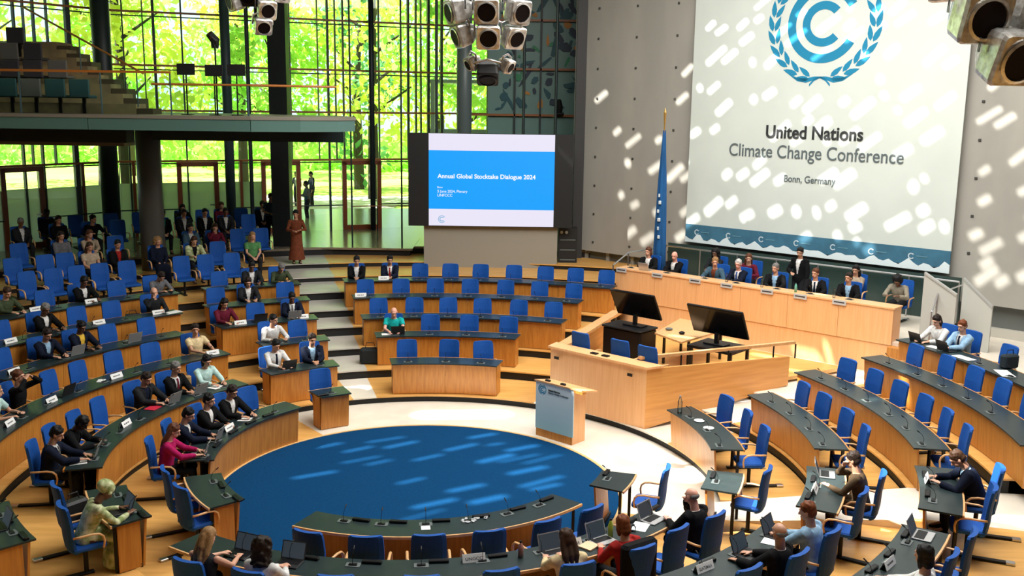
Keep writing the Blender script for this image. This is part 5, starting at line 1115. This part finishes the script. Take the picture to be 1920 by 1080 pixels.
def paper(key, a, dr, w_, h, lb, m=PAPER, cat='paper', name='paper_sheet', th=.003, rot=0.):
    p = onDesk(key, a, dr); M = Matrix.Translation(p) @ Matrix.Rotation(R_(a+90)+rot, 4, 'Z'); mb = MB().box(-w_/2, -h/2, 0, w_/2, h/2, th, M); return tag(mb.build(name, m), lb, cat, 'papers on the desks' if cat == 'paper' else None)
paper('0g', -82.6, .28, .13, .16, 'white sheet alone on the first near desk')
paper('4a', 132.8, .2, .45, .25, 'spread white papers before the dark grey top', rot=.3)
paper('1a', 144.9, .3, .30, .24, 'white papers before the pale blue top', rot=.1)
paper('2a', 157.6, .3, .21, .15, 'white sheet beside an empty chair on the third left desk', rot=.6)
paper('5e', 15.6, .2, .45, .22, 'white papers right of the pale blue jacket, upper right', rot=.1)
paper('5e', 20.2, .25, .30, .20, 'white papers before the pale blue jacket', rot=.2)
paper('5e', 9.5, .2, .5, .25, 'white papers at the upper right picture edge', rot=-.3)
paper('0a', 156.0, .3, .22, .28, 'white sheet in front of the last suit of first left desk', rot=.4)
paper('1a', 162.3, .35, .32, .22, 'red and white folder on the second left desk', mat('red_folder', (.55, .02, .05), .5), 'folder', 'paper_folder', .01, .1)
paper('1g', -56.9, .33, .22, .20, 'cream paper bag flat between wavy hair and red jacket', mat('kraft', (.70, .52, .32), .7), 'bag', 'paper_bag', .02, .3)
paper('2g', -40.3, .30, .30, .21, 'white sheet under the hands of light blue jacket', rot=.2)
paper('1g', -45.0, .30, .30, .22, 'white papers left of the bald person', rot=.4)
paper('5d', 98.0, .25, .25, .18, 'white papers right of the two suits, back central desk')
paper('2d', 101.6, .25, .22, .2, 'white papers left of the teal shirt')
paper('1a', 193.3, .40, .20, .26, 'white papers under the lower navy suit hands', rot=.2)
for key, a, lb in (('1e', 14.5, 'upper white saucer'), ('1e', 9.8, 'lower white saucer')): 
    p = onDesk(key, a, .25); tag(MB().loft([[p+Vector((r*math.cos(2*PI*i/20), r*math.sin(2*PI*i/20), z)) for i in range(20)] for r, z in ((.05, 0), (.10, .012), (.09, .014), (.045, .006))]).build('saucer', PAPER), lb+' on the first right-hand desk', 'saucer', 'saucers')
def bottle(p, r, h, m, lb, nm='bottle', cap=PLAS):
    e = empty(nm, p); tag(e, lb, nm); p = Vector(p)
    MB().loft([[p+Vector((q*math.cos(2*PI*i/14), q*math.sin(2*PI*i/14), z*h)) for i in range(14)] for q, z in ((r, 0), (r, .65), (r*.5, .82), (r*.4, .9))]).build('body', m, e, True); MB().cyl(p+Vector((0, 0, h*.9)), p+Vector((0, 0, h)), r*.45).build('cap', cap, e)
WGL = glass('carafe_glass', (.85, .92, .95))
bottle(onDesk('1g', -51.6, .25), .035, .26, mat('green_flask', (.40, .55, .05), .4), 'lime green bottle right of the red jacket')
bottle(onDesk('1g', -68.3, .2), .036, .22, mat('pink_flask', (.45, .22, .20), .3), 'pinkish drinking bottle left of the long wavy hair')
bottle(onDesk('1e', 20.5, .12), .045, .34, WGL, 'clear carafe at the upper end of the first right-hand desk', cap=SILV)
bottle(onDesk('1g', -47.2, .33), .035, .10, WGL, 'small drinking glass beside the papers of the bald person')
for i, (t_, lb) in enumerate(((-4.0+.4, 'podium left'), (-1.0, 'podium centre left'), (.02, 'podium centre'), (.95, 'podium centre right'), (1.95, 'podium right'))):
    bottle(L(11.62, t_+.25, 2.167), .033, .24, WGL if i != 3 else mat('green_glass', (.15, .45, .35), .2), 'water bottle on the podium desk, '+lb)
# podium nameplates hang on the front edge
for i, t_ in enumerate((-3.95, -2.75, -1.55, -.6, .55, 1.45, 2.45)):
    e = empty('podium_nameplate', L(11.36, t_, 2.10)); tag(e, 'grey-white nameplate on the podium edge, %s from the left' % ORD[i], 'nameplate', 'nameplates along the podium edge')
    MB().box(-.17, -.012, -.06, .17, .0, .06, axM(11.375, t_, 2.12)).build('card', mat('card_grey', (.50, .50, .50), .6), e)
    MB().box(-.13, -.015, -.012, .13, -.0125, .018, axM(11.375, t_, 2.12)).build('lettering', INK, e)
    o = place(MIC, L(11.66, t_+.12, 2.167), AX-PI/2); o['label'] = 'black gooseneck microphone on the podium desk beside the %s nameplate' % ORD[i]; o['category'] = 'microphone'; o['group'] = 'microphones on the podium desk'
o = place(LAPS['silver'], L(11.65, -3.3, 2.167), AX+PI/2); o['label'] = 'pale open laptop at the left end of the podium desk'; o['category'] = 'laptop'
def bag(p, s, lb, m=BLACK, rz=0.):
    e = empty('bag', p); tag(e, lb, 'bag'); p = Vector(p); M = Matrix.Translation(p) @ Matrix.Rotation(rz, 4, 'Z')
    MB().rbox(-.20*s, -.10*s, 0, .20*s, .10*s, .30*s, .07*s, M).build('body', m, e); MB().tube([M @ Vector(v) for v in ((-.10*s, 0, .28*s), (-.07*s, 0, .40*s), (.07*s, 0, .40*s), (.10*s, 0, .28*s))], .010).build('strap', m, e)
bag(pol(BACK['b'][1]-.25, 211.5, .158+.497), 1.0, 'black handbag on the empty armchair left of green headwrap', rz=1)
bag(pol(7.35, 104.6, .369), 1.3, 'black backpack on the floor by the aisle, beside the teal shirt', mat('bag_dark', (.006, .010, .012), .8))
bag(pol(10.2, 137.6, .813+.497), .9, 'black bag on a chair of the fifth left desk', rz=.5)
bag(pol(6.0, 148.2, .159+.742), .7, 'light brown paper bag on the second left desk', mat('kraft2', (.40, .24, .10), .8), rz=.4)
bag(pol(11.5, 11.3, 1.02+.742), .9, 'black coat heaped on the upper right desk', mat('coat_dark', (.008, .016, .022), .9), rz=.3)
# black jacket over the chair of the red jacket
c_ = pol(BACK['g'][1]-.27, -55.4, .158); M = Matrix.Translation(c_) @ Matrix.Rotation(R_(-55.4+90), 4, 'Z')
tag(MB().rbox(-.28, -.37, .50, .28, -.20, 1.12, .08, M).build('draped_jacket', cm('black')), 'black jacket draped over the chair of the person in red', 'jacket')
# keycards in a heap on the first near desk
ra = random.Random(8)
for i in range(14):
    p = onDesk('0g', -69.5+ra.uniform(-3.6, 3.6), .16+ra.uniform(-.05, .08)); M = Matrix.Translation(p) @ Matrix.Rotation(ra.uniform(0, 6), 4, 'Z')
    tag(MB().rbox(-.03, -.02, 0, .03, .02, .018, .01, M).build('earpiece', mat('clear_plastic', (.55, .56, .58), .3)), 'small clear earpiece in a cluster on the first near desk', 'earpiece', 'earpieces on the first near desk')
# hidden seat protos have all been used; the unused originals of none remain
